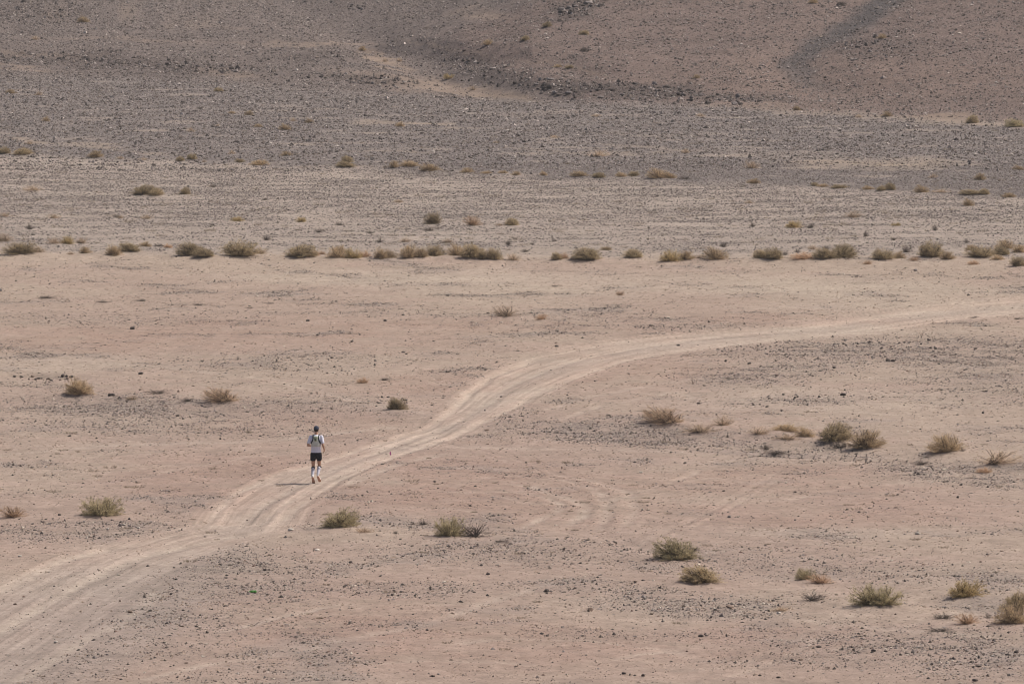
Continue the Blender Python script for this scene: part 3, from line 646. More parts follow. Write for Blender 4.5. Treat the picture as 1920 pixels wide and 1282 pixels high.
stones('rubble', X, Y, sizes(len(X), .08, .2, 3), tints(len(X), [DK, (.085, .08, .08), GR_], [3, 4, 1]))

# ------------------------------------------------------------------ rocks one can point to
def rock_mesh(name, seed, mat, sub=2, flat=.6):
    rs = random.Random(seed); bm = bmesh.new(); bmesh.ops.create_icosphere(bm, subdivisions=sub, radius=.5)
    dirs = [(Vector((rs.gauss(0, 1), rs.gauss(0, 1), rs.gauss(0, 1))).normalized(), rs.uniform(.26, .42)) for _ in range(9)]
    for v in bm.verts:
        for d, k in dirs:                      # chop flat facets off the ball
            e = v.co.dot(d) - k
            if e > 0: v.co -= d * e * .92
        v.co += Vector((rs.gauss(0, .012), rs.gauss(0, .012), rs.gauss(0, .012)))
        v.co.z *= flat
    me = bpy.data.meshes.new(name); bm.to_mesh(me); bm.free(); me.materials.append(mat); return me
M_RD = rock_mat('dark_rock', (.035, .028, .026), (.12, .092, .08)); M_RT = rock_mat('tan_rock', (.12, .08, .06), (.27, .19, .15)); M_RP = rock_mat('pale_rock', (.36, .30, .26), (.60, .53, .46)); M_RG = rock_mat('grey_rock', (.10, .083, .078), (.24, .20, .185))
RK = {k: [rock_mesh('rock', s * 7 + i, m, 2, f) for i, f in enumerate((.45, .6, .8, .7))] for s, (k, m) in enumerate((('D', M_RD), ('T', M_RT), ('P', M_RP), ('G', M_RG)))}
def put_rock(px, py, wpx, tone, name='rock', hk=None):
    x, y, z = place(px, py)
    o = bpy.data.objects.new(name, random.choice(RK[tone])); COL.objects.link(o)
    s = wpx * math.hypot(y, H) / FPX
    o.scale = (s * random.uniform(1.0, 1.15), s * random.uniform(.7, 1.1), s * (hk or random.uniform(.8, 1.15)))
    o.rotation_euler = (random.uniform(-.15, .15), random.uniform(-.15, .15), random.uniform(0, 6.28)); o.location = (x, y, z + s * .12)
    return o
NAMED_ROCKS = [
 (245, 1148, 11, 'T', 'tan brown rock beside a small pale one, right of the gravelly near track'), (251, 1152, 6, 'P', 'small pale rock touching the tan brown rock near the track'),
 (342, 1174, 8, 'T', 'blocky reddish brown rock alone on pink sand, lower left'), (105, 1204, 9, 'P', 'whitish rock on the gravelly near part of the track, lower left'),
 (349, 1243, 8, 'T', 'flat reddish stone near the bottom left of the plain'), (102, 1248, 6, 'D', 'small dark stone on the sand at the lower left corner'),
 (37, 1043, 9, 'P', 'pale flat stone left of the track near the left edge'), (545, 994, 11, 'P', 'pale flat stone where the track meets the bank'),
 (595, 1032, 10, 'P', 'pale low stone below the green olive shrub beside the track'), (28, 1133, 7, 'T', 'small tan stone between the two bright ruts'),
 (1025, 1109, 13, 'D', 'flat dark stone on pale sand in the lower centre'), (1026, 1192, 8, 'D', 'pointed dark stone alone on pink sand, bottom centre'),
 (1092, 1192, 7, 'D', 'small dark stone right of the pointed one, bottom centre'), (812, 1268, 8, 'D', 'dark stone near the bottom edge left of centre'),
 (1106, 1145, 13, 'T', 'reddish brown broken stone in the lower centre gravel'), (1222, 1151, 8, 'T', 'reddish stone right of the broken one in the gravel'),
 (1192, 1091, 8, 'T', 'tan low stone beside a small dark one, lower centre right'), (1206, 1088, 7, 'D', 'small dark stone beside the tan low stone, lower centre right'),
 (646, 1100, 8, 'D', 'small dark upright stone on the gravel right of the green bottle'), (657, 1055, 8, 'D', 'dark stone in the gravel below the green shrub at the bank'),
 (825, 1042, 6, 'D', 'small dark stone below the small dead twigs at the bank'), (903, 1060, 9, 'D', 'flat dark stone below the sprawling dead shrub, upper one of two'), (915, 1077, 8, 'D', 'dark stone below the sprawling dead shrub, lower one of two'),
 (783, 1058, 6, 'P', 'tiny pale stone below the bank left of the flat dark stone'),
 (1367, 970, 8, 'G', 'grey stone on the combed pink sand in the right half'), (1720, 1001, 10, 'P', 'pale stone alone on pink sand in the right half'),
 (1314, 1193, 11, 'D', 'dark stone below the stony strip, lower right centre'), (1369, 1139, 15, 'T', 'largest tan rock in the stony strip, lower right centre'), (1460, 1150, 9, 'P', 'pale rock at the right end of the stony strip'),
 (1535, 1213, 11, 'D', 'flat dark stone in the bottom right gravel, left of two'), (1638, 1220, 9, 'D', 'flat dark stone in the bottom right gravel, right of two'), (1661, 1221, 7, 'D', 'dark stone just right of two flat dark stones, bottom right'),
 (1600, 1218, 7, 'T', 'small reddish stone between the two flat dark stones, bottom right'), (1485, 1237, 8, 'D', 'left of a pair of dark stones near the bottom right'), (1501, 1237, 9, 'T', 'right of a pair of stones near the bottom right'),
 (1906, 1223, 11, 'D', 'large dark stone at the bottom right edge'), (1828, 1276, 11, 'D', 'dark rock touching the bottom edge at the right'), (1862, 1230, 8, 'P', 'pale stone in the gravel left of the large dark edge stone'), (1723, 1214, 10, 'P', 'pale stone in the bottom right gravel'),
 (1425, 1266, 8, 'D', 'dark stone near the bottom edge right of centre'), (1460, 1270, 9, 'D', 'dark stone near the bottom edge, right of another dark one'),
 (1170, 1263, 9, 'D', 'first of a small heap of dark stones at the bottom, leftmost'), (1181, 1265, 9, 'D', 'dark stone in the middle of the small heap at the bottom'), (1190, 1266, 8, 'D', 'lowest dark stone of the small heap at the bottom'), (1206, 1267, 8, 'D', 'rightmost dark stone of the small heap at the bottom'),
 (264, 701, 10, 'D', 'flat dark stone right of the dark holed bank'), (248, 617, 10, 'D', 'flat dark stone alone on the pink sand, upper left'), (130, 818, 8, 'D', 'dark stone on the gravel left of the side track'), (413, 823, 8, 'D', 'dark stone in the gravel above the side track'),
 (209, 742, 13, 'D', 'flat dark stone right of the khaki shrub'), (263, 731, 7, 'T', 'small brown stone left of the low grey dead shrub'), (289, 884, 6, 'D', 'small dark stone on bare sand left of the track'),
 (333, 780, 7, 'D', 'dark stone in the gravel below the spiky dry shrub'), (134, 707, 9, 'D', 'dark stone at the right end of the dark holed bank'), (118, 705, 12, 'D', 'broad dark stone in the dark holed bank'), (232, 984, 9, 'P', 'whitish stone at the bank right of the green olive shrub, upper'), (202, 992, 6, 'P', 'small whitish stone below the green olive shrub at the bank'), (260, 990, 7, 'P', 'whitish stone right of two others on the bank'),
 (913, 807, 9, 'T', 'tan brown rock at the right edge of the track bend'), (940, 744, 5, 'D', 'small dark stone lying on the track above the bend'), (1115, 715, 6, 'D', 'dark stone right of the track, right one of two'), (1179, 701, 6, 'D', 'dark stone right of the track, farther right'), (760, 751, 9, 'D', 'flat dark stone behind the round olive bush'), (716, 745, 8, 'D', 'dark stone left above the round olive bush'), (728, 745, 6, 'D', 'small dark stone above the round olive bush'),
 (815, 903, 6, 'D', 'dark stone alone on combed sand right of the runner'), (1202, 886, 10, 'P', 'pale stone alone on pink sand below the dark gravel band'), (891, 912, 7, 'D', 'dark stone right of the lone one on the combed sand'), (1214, 948, 6, 'D', 'left of a pair of small dark stones on swirled sand'), (1222, 945, 5, 'D', 'right of a pair of small dark stones on swirled sand'),
 (1581, 741, 13, 'D', 'largest dark block on the gravel fan right of the track'), (1584, 732, 6, 'D', 'small dark stone above the largest dark block'), (1564, 690, 8, 'D', 'dark stone above the gravel fan right of the track'), (1438, 763, 7, 'D', 'dark stone at the left of the gravel fan'), (1310, 757, 8, 'D', 'flat dark stone left of the gravel fan'), (1405, 682, 7, 'D', 'dark stone on the gravel right of the track bend'), (1361, 678, 8, 'D', 'flat dark stone just below the far track'),
 (1812, 693, 6, 'D', 'dark stone on open gravel near the right, upper'), (1849, 734, 6, 'D', 'dark stone on open sand near the right, middle'), (1843, 775, 7, 'D', 'dark stone on open sand near the right, lower'), (1796, 933, 7, 'D', 'dark stone below the wide pale dry shrub'), (1284, 868, 7, 'D', 'dark stone below the dark gravel band'),
 (0, 546, 12, 'G', 'grey rock at the left edge below the long shrub row'), (722, 602, 8, 'D', 'dark rounded stone left of the lone spiky shrub, on open sand'), (577, 602, 7, 'D', 'dark stone on open sand left of the dark rounded one'), (595, 629, 8, 'D', 'flat dark stone on pink sand, upper middle left'), (660, 641, 9, 'D', 'flat dark stone right of another on the pink sand'), (756, 661, 7, 'D', 'flat dark stone on pink sand above the small tan tuft'), (813, 640, 5, 'D', 'small dark stone left above the track bend'), (1044, 650, 9, 'D', 'flat dark stone at the upper edge of the track bend'), (1272, 648, 9, 'D', 'flat dark stone at the lower edge of the far track'), (915, 588, 8, 'D', 'dark stone left of the lone spiky shrub'), (1139, 573, 5, 'D', 'tiny dark stone on pale sand above the far track'), (1220, 611, 8, 'D', 'dark stone in the gravel line above the far track'), (1792, 665, 8, 'D', 'flat dark stone on the gravel below the far track, right'), (1829, 654, 7, 'D', 'flat dark stone on the gravel below the far track, farther right'), (1717, 508, 8, 'G', 'grey stone just below the long shrub row at the right'),
 (1665, 677, 10, 'D', 'left of two flat dark slabs on the gravel below the far track'), (1674, 678, 9, 'D', 'right of two flat dark slabs on the gravel below the far track'), (1632, 641, 5, 'D', 'small dark upright stone in the rubble below the far track'), (1653, 641, 4, 'D', 'thin dark upright stone in the rubble below the far track'),
]
for px, py, w_, t_, lab in NAMED_ROCKS:
    tag(put_rock(px, py, w_, t_), lab, 'rock')
# scatterings that nothing tells apart
def cluster(n, fn, wr, tones, label, group, name='rock'):
    k = 0
    for _ in range(n * 30):
        if k >= n: break
        px, py = fn()
        o = put_rock(px, py, random.triangular(wr[0], wr[1], wr[0]), random.choice(tones), name); tag(o, label, 'rock', group); k += 1
R_ = random.uniform; G_ = random.gauss
def band(x0, x1, yf, sy): 
    def f():
        x = R_(x0, x1); return x, yf(x) + G_(0, sy)
    return f
cluster(62, band(1000, 1390, lambda x: 162 + (x - 1000) * .055, 8), (8, 16), 'DDG', 'dark angular boulder in the crowded band along the foot of the hill', 'boulders along the foot of the hill', 'boulder')
cluster(34, band(60, 480, lambda x: 104 + (x - 60) * .06, 9), (5, 11), 'DDG', 'dark boulder strewn over the upper left grey slope', 'boulders on the upper left slope', 'boulder')
cluster(26, band(510, 760, lambda x: 138 + (x - 510) * .09, 6), (5, 10), 'DDG', 'dark boulder beside the pale sand channel at the foot of the left slope', 'boulders beside the sand channel', 'boulder')
cluster(12, band(860, 980, lambda x: 110 + (x - 860) * .4, 10), (6, 13), 'DG', 'dark boulder in the gully between the two slopes', 'boulders in the gully', 'boulder')
cluster(14, band(1050, 1110, lambda x: 22 - (x - 1050) * .2, 6), (9, 18), 'DG', 'dark rock jutting from the hillside at the top centre', 'rocks jutting out at the top centre', 'boulder')
cluster(10, band(655, 690, lambda x: 14, 4), (6, 12), 'DG', 'dark boulder of the small pile at the top, left of centre', 'boulders piled at the top', 'boulder')
cluster(14, band(1570, 1690, lambda x: 88 - (x - 1570) * .06, 10), (5, 10), 'DT', 'dark rock on the pinkish hillside right of the dark streak', 'rocks right of the dark streak', 'boulder')
cluster(24, band(1560, 1760, lambda x: 644 + (x - 1560) * .02, 5), (5, 9), 'DDG', 'dark flat slab in the rubble patch just below the far track', 'slabs below the far track')
cluster(14, band(1440, 1580, lambda x: 752 - (x - 1440) * .05, 4), (4, 7), 'DDT', 'small dark stone in the curved line on the gravel fan', 'stones of the gravel fan')
cluster(16, band(20, 130, lambda x: 704 + R_(0, 8), 2), (5, 10), 'DDT', 'dark clod or stone along the dark holed bank at the left', 'stones of the holed bank')
cluster(16, band(1300, 1470, lambda x: 1125 + (x - 1300) * .12, 5), (5, 9), 'GDP', 'angular stone packed in the stony strip, lower right centre', 'stones of the stony strip')
cluster(12, band(10, 300, lambda x: 980 + R_(-8, 6), 4), (5, 8), 'GPD', 'small angular stone along the bank at the lower left', 'stones along the lower left bank')

# ------------------------------------------------------------------ plants
FOL = {'o': leaf_mat('olive_twigs', (0.267, 0.206, 0.122), (0.67, 0.515, 0.329), .5), 'y': leaf_mat('yellow_olive_twigs', (0.304, 0.224, 0.106), (0.744, 0.562, 0.308), .5), 'g': leaf_mat('green_olive_twigs', (0.27, 0.224, 0.128), (0.675, 0.551, 0.351), .5),
       'k': leaf_mat('khaki_twigs', (0.359, 0.259, 0.161), (0.75, 0.568, 0.368), .5), 'p': leaf_mat('straw_twigs', (0.484, 0.356, 0.256), (0.8, 0.622, 0.454), .5), 't': leaf_mat('tan_twigs', (0.449, 0.289, 0.185), (0.799, 0.563, 0.38), .5),
       's': leaf_mat('spiky_twigs', (0.332, 0.23, 0.152), (0.722, 0.523, 0.363), .5), 'd': leaf_mat('dead_twigs', (0.112, 0.0872, 0.0726), (0.314, 0.247, 0.208), .05)}
M_WOOD = plain_mat('stem_bark', (.085, .065, .055), .9, .3)
def shrub_meshes(kind, seed):
    """foliage and stems of a plant of unit width and unit height"""
    rs = random.Random(seed); V_, F_, A_ = [], [], []
    SV, SF = [], []
    cfg = {'o': (230, 34, .95), 'y': (210, 32, .95), 'g': (180, 34, 1.0), 'k': (200, 32, 1.0), 'p': (100, 20, 1.0), 't': (110, 22, 1.0), 's': (100, 18, 1.05), 'd': (46, 8, 1.0)}[kind]
    nst, ntw, spread = cfg
    lobes = [(rs.uniform(-.24, .24), rs.uniform(-.2, .2), rs.uniform(.72, 1.05)) for _ in range(3 if kind in 'oygk' else 2)]
    def tri(p, d, ln, wd, a):
        s = d.cross(Vector((rs.gauss(0, 1), rs.gauss(0, 1), rs.gauss(0, 1)))).normalized() * wd
        n = len(V_); V_.extend([p - s, p + s, p + d * ln]); F_.append((n, n + 1, n + 2)); A_.extend([a] * 3)
    def stem(p, q, r0, r1, dst=True):
        d = (q - p).normalized(); a = d.orthogonal().normalized(); b = d.cross(a); n = len(SV)
        for c_, r in ((p, r0), (q, r1)):
            for t in range(3): SV.append(c_ + (a * math.cos(t * 2.094) + b * math.sin(t * 2.094)) * r)
        for t in range(3): SF.append((n + t, n + (t + 1) % 3, n + 3 + (t + 1) % 3)); SF.append((n + t, n + 3 + (t + 1) % 3, n + 3 + t))
    for i in range(nst):
        lx, ly, lh = rs.choice(lobes)
        th = rs.uniform(0, 2 * math.pi); el = math.asin(rs.uniform(.02, 1) ** (1.0 if kind in 'oygk' else .8))
        if kind == 'd': el *= .75
        rr = .5 * rs.uniform(.78, 1.02) * spread
        end = Vector((lx + math.cos(th) * math.cos(el) * rr * .62, ly + math.sin(th) * math.cos(el) * rr * .62, lh * math.sin(el) * rs.uniform(.80, 1.0)))
        end.x = max(-.52, min(.52, end.x * 1.25)); end.y = max(-.52, min(.52, end.y * 1.25))
        base = Vector((lx * .45 + rs.gauss(0, .04), ly * .45 + rs.gauss(0, .04), 0))
        mid = base.lerp(end, .5) + Vector((rs.gauss(0, .04), rs.gauss(0, .04), -.02 if kind != 'd' else rs.uniform(.0, .12)))
        pts = [base, mid, end]
        if i % 3 == 0 or kind in 'ds':
            stem(base, mid, .011, .008); stem(mid, end, .008, .003)
        a0 = rs.uniform(0, .35)
        for j in range(ntw):
            t = rs.uniform(.12 if kind in 'oygkpt' else .3, 1.0)
            p = base.lerp(mid, t * 2) if t < .5 else mid.lerp(end, t * 2 - 1)
            p = p + Vector((rs.gauss(0, .028), rs.gauss(0, .028), rs.gauss(0, .028)))
            d = ((end - base).normalized() + Vector((rs.gauss(0, .45), rs.gauss(0, .45), rs.gauss(0.25, .4)))).normalized()
            ln = {'o': .062, 'y': .06, 'g': .075, 'k': .07, 'p': .10, 't': .10, 's': .14, 'd': .17}[kind] * rs.uniform(.6, 1.3)
            wd = {'o': .009, 'y': .0095, 'g': .0085, 'k': .0075, 'p': .0042, 't': .006, 's': .006, 'd': .0055}[kind]
            tri(p, d, ln, wd, a0 + rs.uniform(0, .25) + .15 * t)
    for v in V_:
        if v.z < 0: v.z = abs(v.z) * .3
    q = sorted(v.x for v in V_); cx_ = (q[int(len(q) * .03)] + q[int(len(q) * .97)]) / 2; q = sorted(v.y for v in V_); cy_ = (q[int(len(q) * .03)] + q[int(len(q) * .97)]) / 2
    for v in V_ + SV: v.x -= cx_; v.y -= cy_
    zm = sorted(v.z for v in V_)[int(len(V_) * .98)]; xm = sorted(abs(v.x) for v in V_)[int(len(V_) * .95)] * 2
    f = np.array([(v.x / xm, v.y / xm, v.z / zm) for v in V_]); s = np.array([(v.x / xm, v.y / xm, v.z / zm) for v in SV])
    fm = raw_mesh('foliage' if kind != 'd' else 'twigs', f, np.array(F_), 3, FOL[kind])
    at = fm.attributes.new('leaf', 'FLOAT', 'POINT'); at.data.foreach_set('value', np.array(A_, np.float32))
    sm = raw_mesh('stem', s, np.array(SF), 3, M_WOOD if kind != 'd' else FOL['d'])
    return fm, sm
PROTO = {k: [shrub_meshes(k, 100 * i + ord(k)) for i in range({'o': 5, 'd': 5}.get(k, 3))] for k in 'oygkptsd'}
KN = {'o': 'olive', 'y': 'yellow olive', 'g': 'green olive', 'k': 'khaki', 'p': 'pale straw', 't': 'tan orange', 'd': 'dead grey', 's': 'spiky tan'}
def size_word(wd, h_): 
    return 'low' if h_ < 9 else ('round' if h_ / wd > .7 else 'wide' if wd > 36 else 'small' if wd < 20 else 'bushy')
ZONE = {'row': ('in the long shrub row', 'shrubs of the long row across the plain', 'shrub'),
        'mid': ('behind the long shrub row', 'scattered shrubs behind the long row', 'shrub'),
        'edge': ('edging the dark stony plain', 'shrubs along the edge of the dark stony plain', 'shrub'),
        'high': ('on the dark upper slopes', 'scattered shrubs on the dark upper slopes', 'shrub')}
ORD = ['first', 'second', 'third', 'fourth', 'fifth', 'sixth', 'seventh', 'eighth', 'ninth', 'tenth', 'eleventh', 'twelfth', 'thirteenth', 'fourteenth', 'fifteenth', 'sixteenth', 'seventeenth', 'eighteenth', 'nineteenth', 'twentieth']
counts = {}
order = sorted(range(len(ALLP)), key=lambda i: ALLP[i][1][0])
tot = {}
for i in order:
    z, p = ALLP[i]; tot[(z, p[4])] = tot.get((z, p[4]), 0) + 1
def make_plant(i, label, group):
    z, (px, py, wp, hp, kd) = ALLP[i]
    x, y, zz = PX[i], PY[i], ground_at(PX[i], PY[i])
    m = math.hypot(y, H) / FPX; wm, hm = wp * m, hp * m
    nm = {'d': 'dead_shrub', 'p': 'dry_shrub', 't': 'dry_shrub', 's': 'dry_shrub'}.get(kd, 'shrub')
    fm, sm = random.choice(PROTO[kd])
    if kd == 'd':
        o = link(nm, None) if False else bpy.data.objects.new(nm, None); COL.objects.link(o); o.empty_display_size = .2
        a = link('twigs', fm, o); b = link('stem', sm, o)
    else:
        o = bpy.data.objects.new(nm, None); COL.objects.link(o); o.empty_display_size = .2
        a = link('foliage', fm, o); b = link('stem', sm, o)
    o.location = (x, y, zz - .015); o.rotation_euler = (0, 0, 0)
    # the crowns are built facing any way: turn the parts, size the whole
    rz = random.choice([0, math.pi]) + random.uniform(-.4, .4)
    o.rotation_euler = (0, 0, rz)
    nr_ = z == 'near'
    o.scale = (wm * (1.1 if nr_ else .95), wm * random.uniform(.7, .95), hm * (.88 if nr_ else .92))
    tag(o, label, 'dead bush' if kd == 'd' else 'shrub', group)
for i in order:
    z, p = ALLP[i]
    if z == 'near': continue
    k = (z, p[4]); counts[k] = counts.get(k, 0) + 1; n = counts[k]; T = tot[k]
    if T == 1: o_ = 'the only one so coloured'
    elif n <= T / 2 + .5 and n <= 20: o_ = ORD[n - 1] + ' so coloured from left'
    else: o_ = ORD[T - n] + ' so coloured from right'
    lab = f"{size_word(p[2], p[3])} {KN[p[4]]} bush {ZONE[z][0]}, {o_}"
    make_plant(i, lab, ZONE[z][1])
n0 = len(ALLP) - len(NEAR)
for j, p in enumerate(NEAR):
    make_plant(n0 + j, p[5], 'shrubs in the foreground washes')

# low dry tufts too many and too faint to count
tv_, tf_, ta_ = [], [], []
rs = random.Random(5)
for k in range(420):
    if k < 340: px, py = rs.uniform(-20, 1940), rs.triangular(200, 476, 440)
    else: px, py = rs.uniform(-20, 1940), rs.triangular(740, 1240, 860)
    x, y, z = place(px, py); sz = rs.uniform(.12, .34) * (1 if k < 340 else .6); el_ = rs.uniform(.25, .5)
    for j in range(46):
        a = rs.uniform(0, 6.28); rr = sz * math.sqrt(rs.random()); b = Vector((x + rr * math.cos(a), y + rr * math.sin(a), z + rs.uniform(0, .4) * sz * el_))
        d = Vector((rs.gauss(math.cos(a) * .6, .4), rs.gauss(math.sin(a) * .6, .4), rs.uniform(.4, 1.2))).normalized(); s_ = d.orthogonal().normalized() * .006
        n = len(tv_); tv_.extend([b - s_, b + s_, b + d * sz * rs.uniform(.25, .6)]); tf_.append((n, n + 1, n + 2)); ta_.extend([rs.uniform(0, .5)] * 3)
me = raw_mesh('dry_grass', np.array([tuple(v) for v in tv_]), np.array(tf_), 3, leaf_mat('dry_grass', (.22, .165, .115), (.50, .40, .27), .3))
at = me.attributes.new('leaf', 'FLOAT', 'POINT'); at.data.foreach_set('value', np.array(ta_, np.float32))
tag(link('dry_grass', me), kind='stuff')

# ------------------------------------------------------------------ litter: marker ribbon and green bottle
M_PINK = plain_mat('pink_ribbon', (.72, .10, .42), .6, .1)
x, y, z = place(732, 854)
t = bpy.data.objects.new('marker_ribbon', None); COL.objects.link(t); t.location = (x, y, z)
tag(t, 'tiny bright pink course marker ribbon at the lower edge of the track', 'marker')
bm = bmesh.new(); prev = None
for k in range(7):
    zz = .02 + k * .017; off = .008 * math.sin(k * 1.3)
    a = bm.verts.new((-.022 + off, off, zz)); b = bm.verts.new((.022 + off, -off, zz + .004)); a2 = bm.verts.new((-.022 + off, off + .003, zz)); b2 = bm.verts.new((.022 + off, -off + .003, zz + .004))
    if prev:
        bm.faces.new((prev[0], prev[1], b, a)); bm.faces.new((prev[3], prev[2], a2, b2)); bm.faces.new((prev[1], prev[3], b2, b)); bm.faces.new((prev[2], prev[0], a, a2))
    prev = (a, b, a2, b2)
me = bpy.data.meshes.new('ribbon'); bm.to_mesh(me); bm.free(); me.materials.append(M_PINK); link('ribbon', me, t)
def lathe(name, prof, mat, parent, n=20):
    bm = bmesh.new(); rings = []
    for r, z_ in prof: rings.append([bm.verts.new((r * math.cos(a * 2 * math.pi / n), r * math.sin(a * 2 * math.pi / n), z_)) for a in range(n)])
    for a, b in zip(rings, rings[1:]):
        for k in range(n): f = bm.faces.new((a[k], a[(k + 1) % n], b[(k + 1) % n], b[k])); f.smooth = True
    bm.faces.new(rings[0][::-1]); bm.faces.new(rings[-1])
    me = bpy.data.meshes.new(name); bm.to_mesh(me); bm.free(); me.materials.append(mat); return link(name, me, parent)
lathe('peg', [(.003, 0), (.003, .13)], plain_mat('peg_wire', (.3, .28, .27), .5), t, 8)
x, y, z = place(474, 1111)
bt = bpy.data.objects.new('bottle', None); COL.objects.link(bt); bt.location = (x + .10, y, z + .036); bt.rotation_euler = (0, math.radians(-90), math.radians(-4))
tag(bt, 'green plastic bottle lying on its side on the gravel near the bottom left', 'bottle')
M_GREEN = plain_mat('green_plastic', (.10, .33, .06), .25, .1)
M_GREEN.node_tree.nodes['Principled BSDF'].inputs['Specular IOR Level'].default_value = .5
lathe('bottle_body', [(.020, 0), (.031, .004), (.033, .015), (.033, .05), (.031, .055), (.033, .06), (.033, .125), (.028, .145), (.018, .165), (.0135, .178), (.0135, .19)], M_GREEN, bt)
lathe('label_band', [(.0338, .065), (.0342, .07), (.0342, .11), (.0338, .115)], plain_mat('label_film', (.16, .40, .10), .5), bt)
lathe('cap', [(.0155, .19), (.0158, .193), (.0158, .205), (.014, .208)], plain_mat('cap_plastic', (.25, .42, .2), .4), bt)

# ------------------------------------------------------------------ the runner
def capsule(bm, p0, p1, r0, r1, n=14):
    p0, p1 = Vector(p0), Vector(p1); d = p1 - p0; L_ = d.length; d = d.normalized() if L_ > 1e-6 else Vector((0, 0, 1))
    a = d.orthogonal().normalized(); b = d.cross(a); rings = []
    st = [(-r0 * math.cos(t), r0 * math.sin(t)) for t in (.25, .6, 1.0, 1.35)] + [(0, r0)] + [(L_ * k / 4, r0 + (r1 - r0) * k / 4) for k in (1, 2, 3)] + [(L_, r1)] + [(L_ + r1 * math.cos(t), r1 * math.sin(t)) for t in (1.35, 1.0, .6, .25)]
    for s, r in st: rings.append([bm.verts.new(p0 + d * s + (a * math.cos(k * 2 * math.pi / n) + b * math.sin(k * 2 * math.pi / n)) * r) for k in range(n)])
    for u, v in zip(rings, rings[1:]):
        for k in range(n): bm.faces.new((u[k], u[(k + 1) % n], v[(k + 1) % n], v[k]))
    bm.faces.new(rings[0][::-1]); bm.faces.new(rings[-1])
def loft(bm, rings_, n=24):
    """rings of (centre, half width x, half depth y)"""
    R = []
    for (cx, cy, cz), rx, ry in rings_: R.append([bm.verts.new((cx + rx * math.cos(k * 2 * math.pi / n), cy + ry * math.sin(k * 2 * math.pi / n), cz)) for k in range(n)])
    for u, v in zip(R, R[1:]):
        for k in range(n): bm.faces.new((u[k], u[(k + 1) % n], v[(k + 1) % n], v[k]))
    bm.faces.new(R[0][::-1]); bm.faces.new(R[-1])
def ellip(bm, c_, r, rot=None):
    m = Matrix.Translation(c_) @ (rot or Matrix.Identity(4)) @ Matrix.Diagonal((*r, 1)); bmesh.ops.create_uvsphere(bm, u_segments=16, v_segments=10, radius=1, matrix=m)
def fused(name, build, mat, parent, voxel=.008, smooth=4):
    bm = bmesh.new(); build(bm); bmesh.ops.recalc_face_normals(bm, faces=bm.faces); me = bpy.data.meshes.new(name); bm.to_mesh(me); bm.free()
    o = link(name, me); r = o.modifiers.new('r', 'REMESH'); r.mode = 'VOXEL'; r.voxel_size = voxel; r.use_smooth_shade = True
    s = o.modifiers.new('s', 'SMOOTH'); s.factor = .5; s.iterations = smooth
    dg = bpy.context.evaluated_depsgraph_get(); nm = bpy.data.meshes.new_from_object(o.evaluated_get(dg)); nm.name = name
    o.modifiers.clear(); o.data = nm; nm.materials.clear(); nm.materials.append(mat); o.parent = parent; return o
M_SKIN = plain_mat('skin', (.46, .27, .19), .55, .06); M_SHIRT = plain_mat('white_shirt', (.70, .68, .76), .85, .06, 12); M_SHORT = plain_mat('black_shorts', (.014, .014, .018), .8, .2)
M_SOCK = plain_mat('white_sock', (.50, .47, .52), .9, .08); M_BLACK = plain_mat('black_trim', (.02, .02, .026), .7, .2); M_CAP = plain_mat('blue_grey_cap', (.05, .056, .085), .8, .1)
M_PACK = plain_mat('pale_pack', (.55, .56, .50), .6, .08); M_LIME = plain_mat('olive_green_panel', (.36, .38, .25), .6, .1); M_SHOE = plain_mat('white_shoe', (.72, .68, .66), .6, .06); M_SOLE = plain_mat('orange_sole', (.50, .28, .20), .7, .1); M_HAIR = plain_mat('dark_hair', (.03, .02, .016), .8, .2)
x, y, z = place(588, 905.5)
RUN = bpy.data.objects.new('person', None); COL.objects.link(RUN)
tag(RUN, 'runner from behind in white shirt, black shorts and knee socks on the dirt track', 'person')
SHL, ELL, WRL = Vector((-.165, .05, 1.435)), Vector((-.245, -.06, 1.185)), Vector((-.175, .15, 1.145))
SHR, ELR, WRR = Vector((.165, .05, 1.435)), Vector((.222, -.045, 1.19)), Vector((.245, .09, 1.055))
HPL, KNL, ANL = Vector((-.085, .0, .90)), Vector((-.098, .065, .50)), Vector((-.092, -.19, .225))
HPR, KNR, ANR = Vector((.085, .0, .90)), Vector((.088, .13, .52)), Vector((.068, -.13, .28))
HEL, TOL = Vector((-.090, -.225, .235)), Vector((-.062, -.115, .022)); HER, TOR = Vector((.060, -.165, .255)), Vector((.125, -.06, .075))
def arm(bm, s, e, w_, k=1.0):
    capsule(bm, s, e, .047 * k, .038 * k); capsule(bm, e, w_, .037 * k, .026 * k)
def hand(bm, w_, d, side):
    d = d.normalized(); up = Vector((0, 0, 1)); lat = d.cross(up).normalized(); nrm = lat.cross(d)
    pc = w_ + d * .045; ellip(bm, pc, (.022, .045, .038), Vector((0, 1, 0)).rotation_difference(d).to_matrix().to_4x4())
    for k, (ln, o) in enumerate(((.034, .028), (.040, .010), (.037, -.009), (.029, -.027))):
        a = w_ + d * .082 + nrm * o; b = a + d * ln * .7 - lat * side * .018; c_ = b - d * ln * .35 - lat * side * .026
        capsule(bm, a, b, .0095, .009, 8); capsule(bm, b, c_, .009, .008, 8)
    a = w_ + d * .03 + nrm * .03; capsule(bm, a, a + d * .03 + nrm * .012 - lat * side * .015, .011, .009, 8)
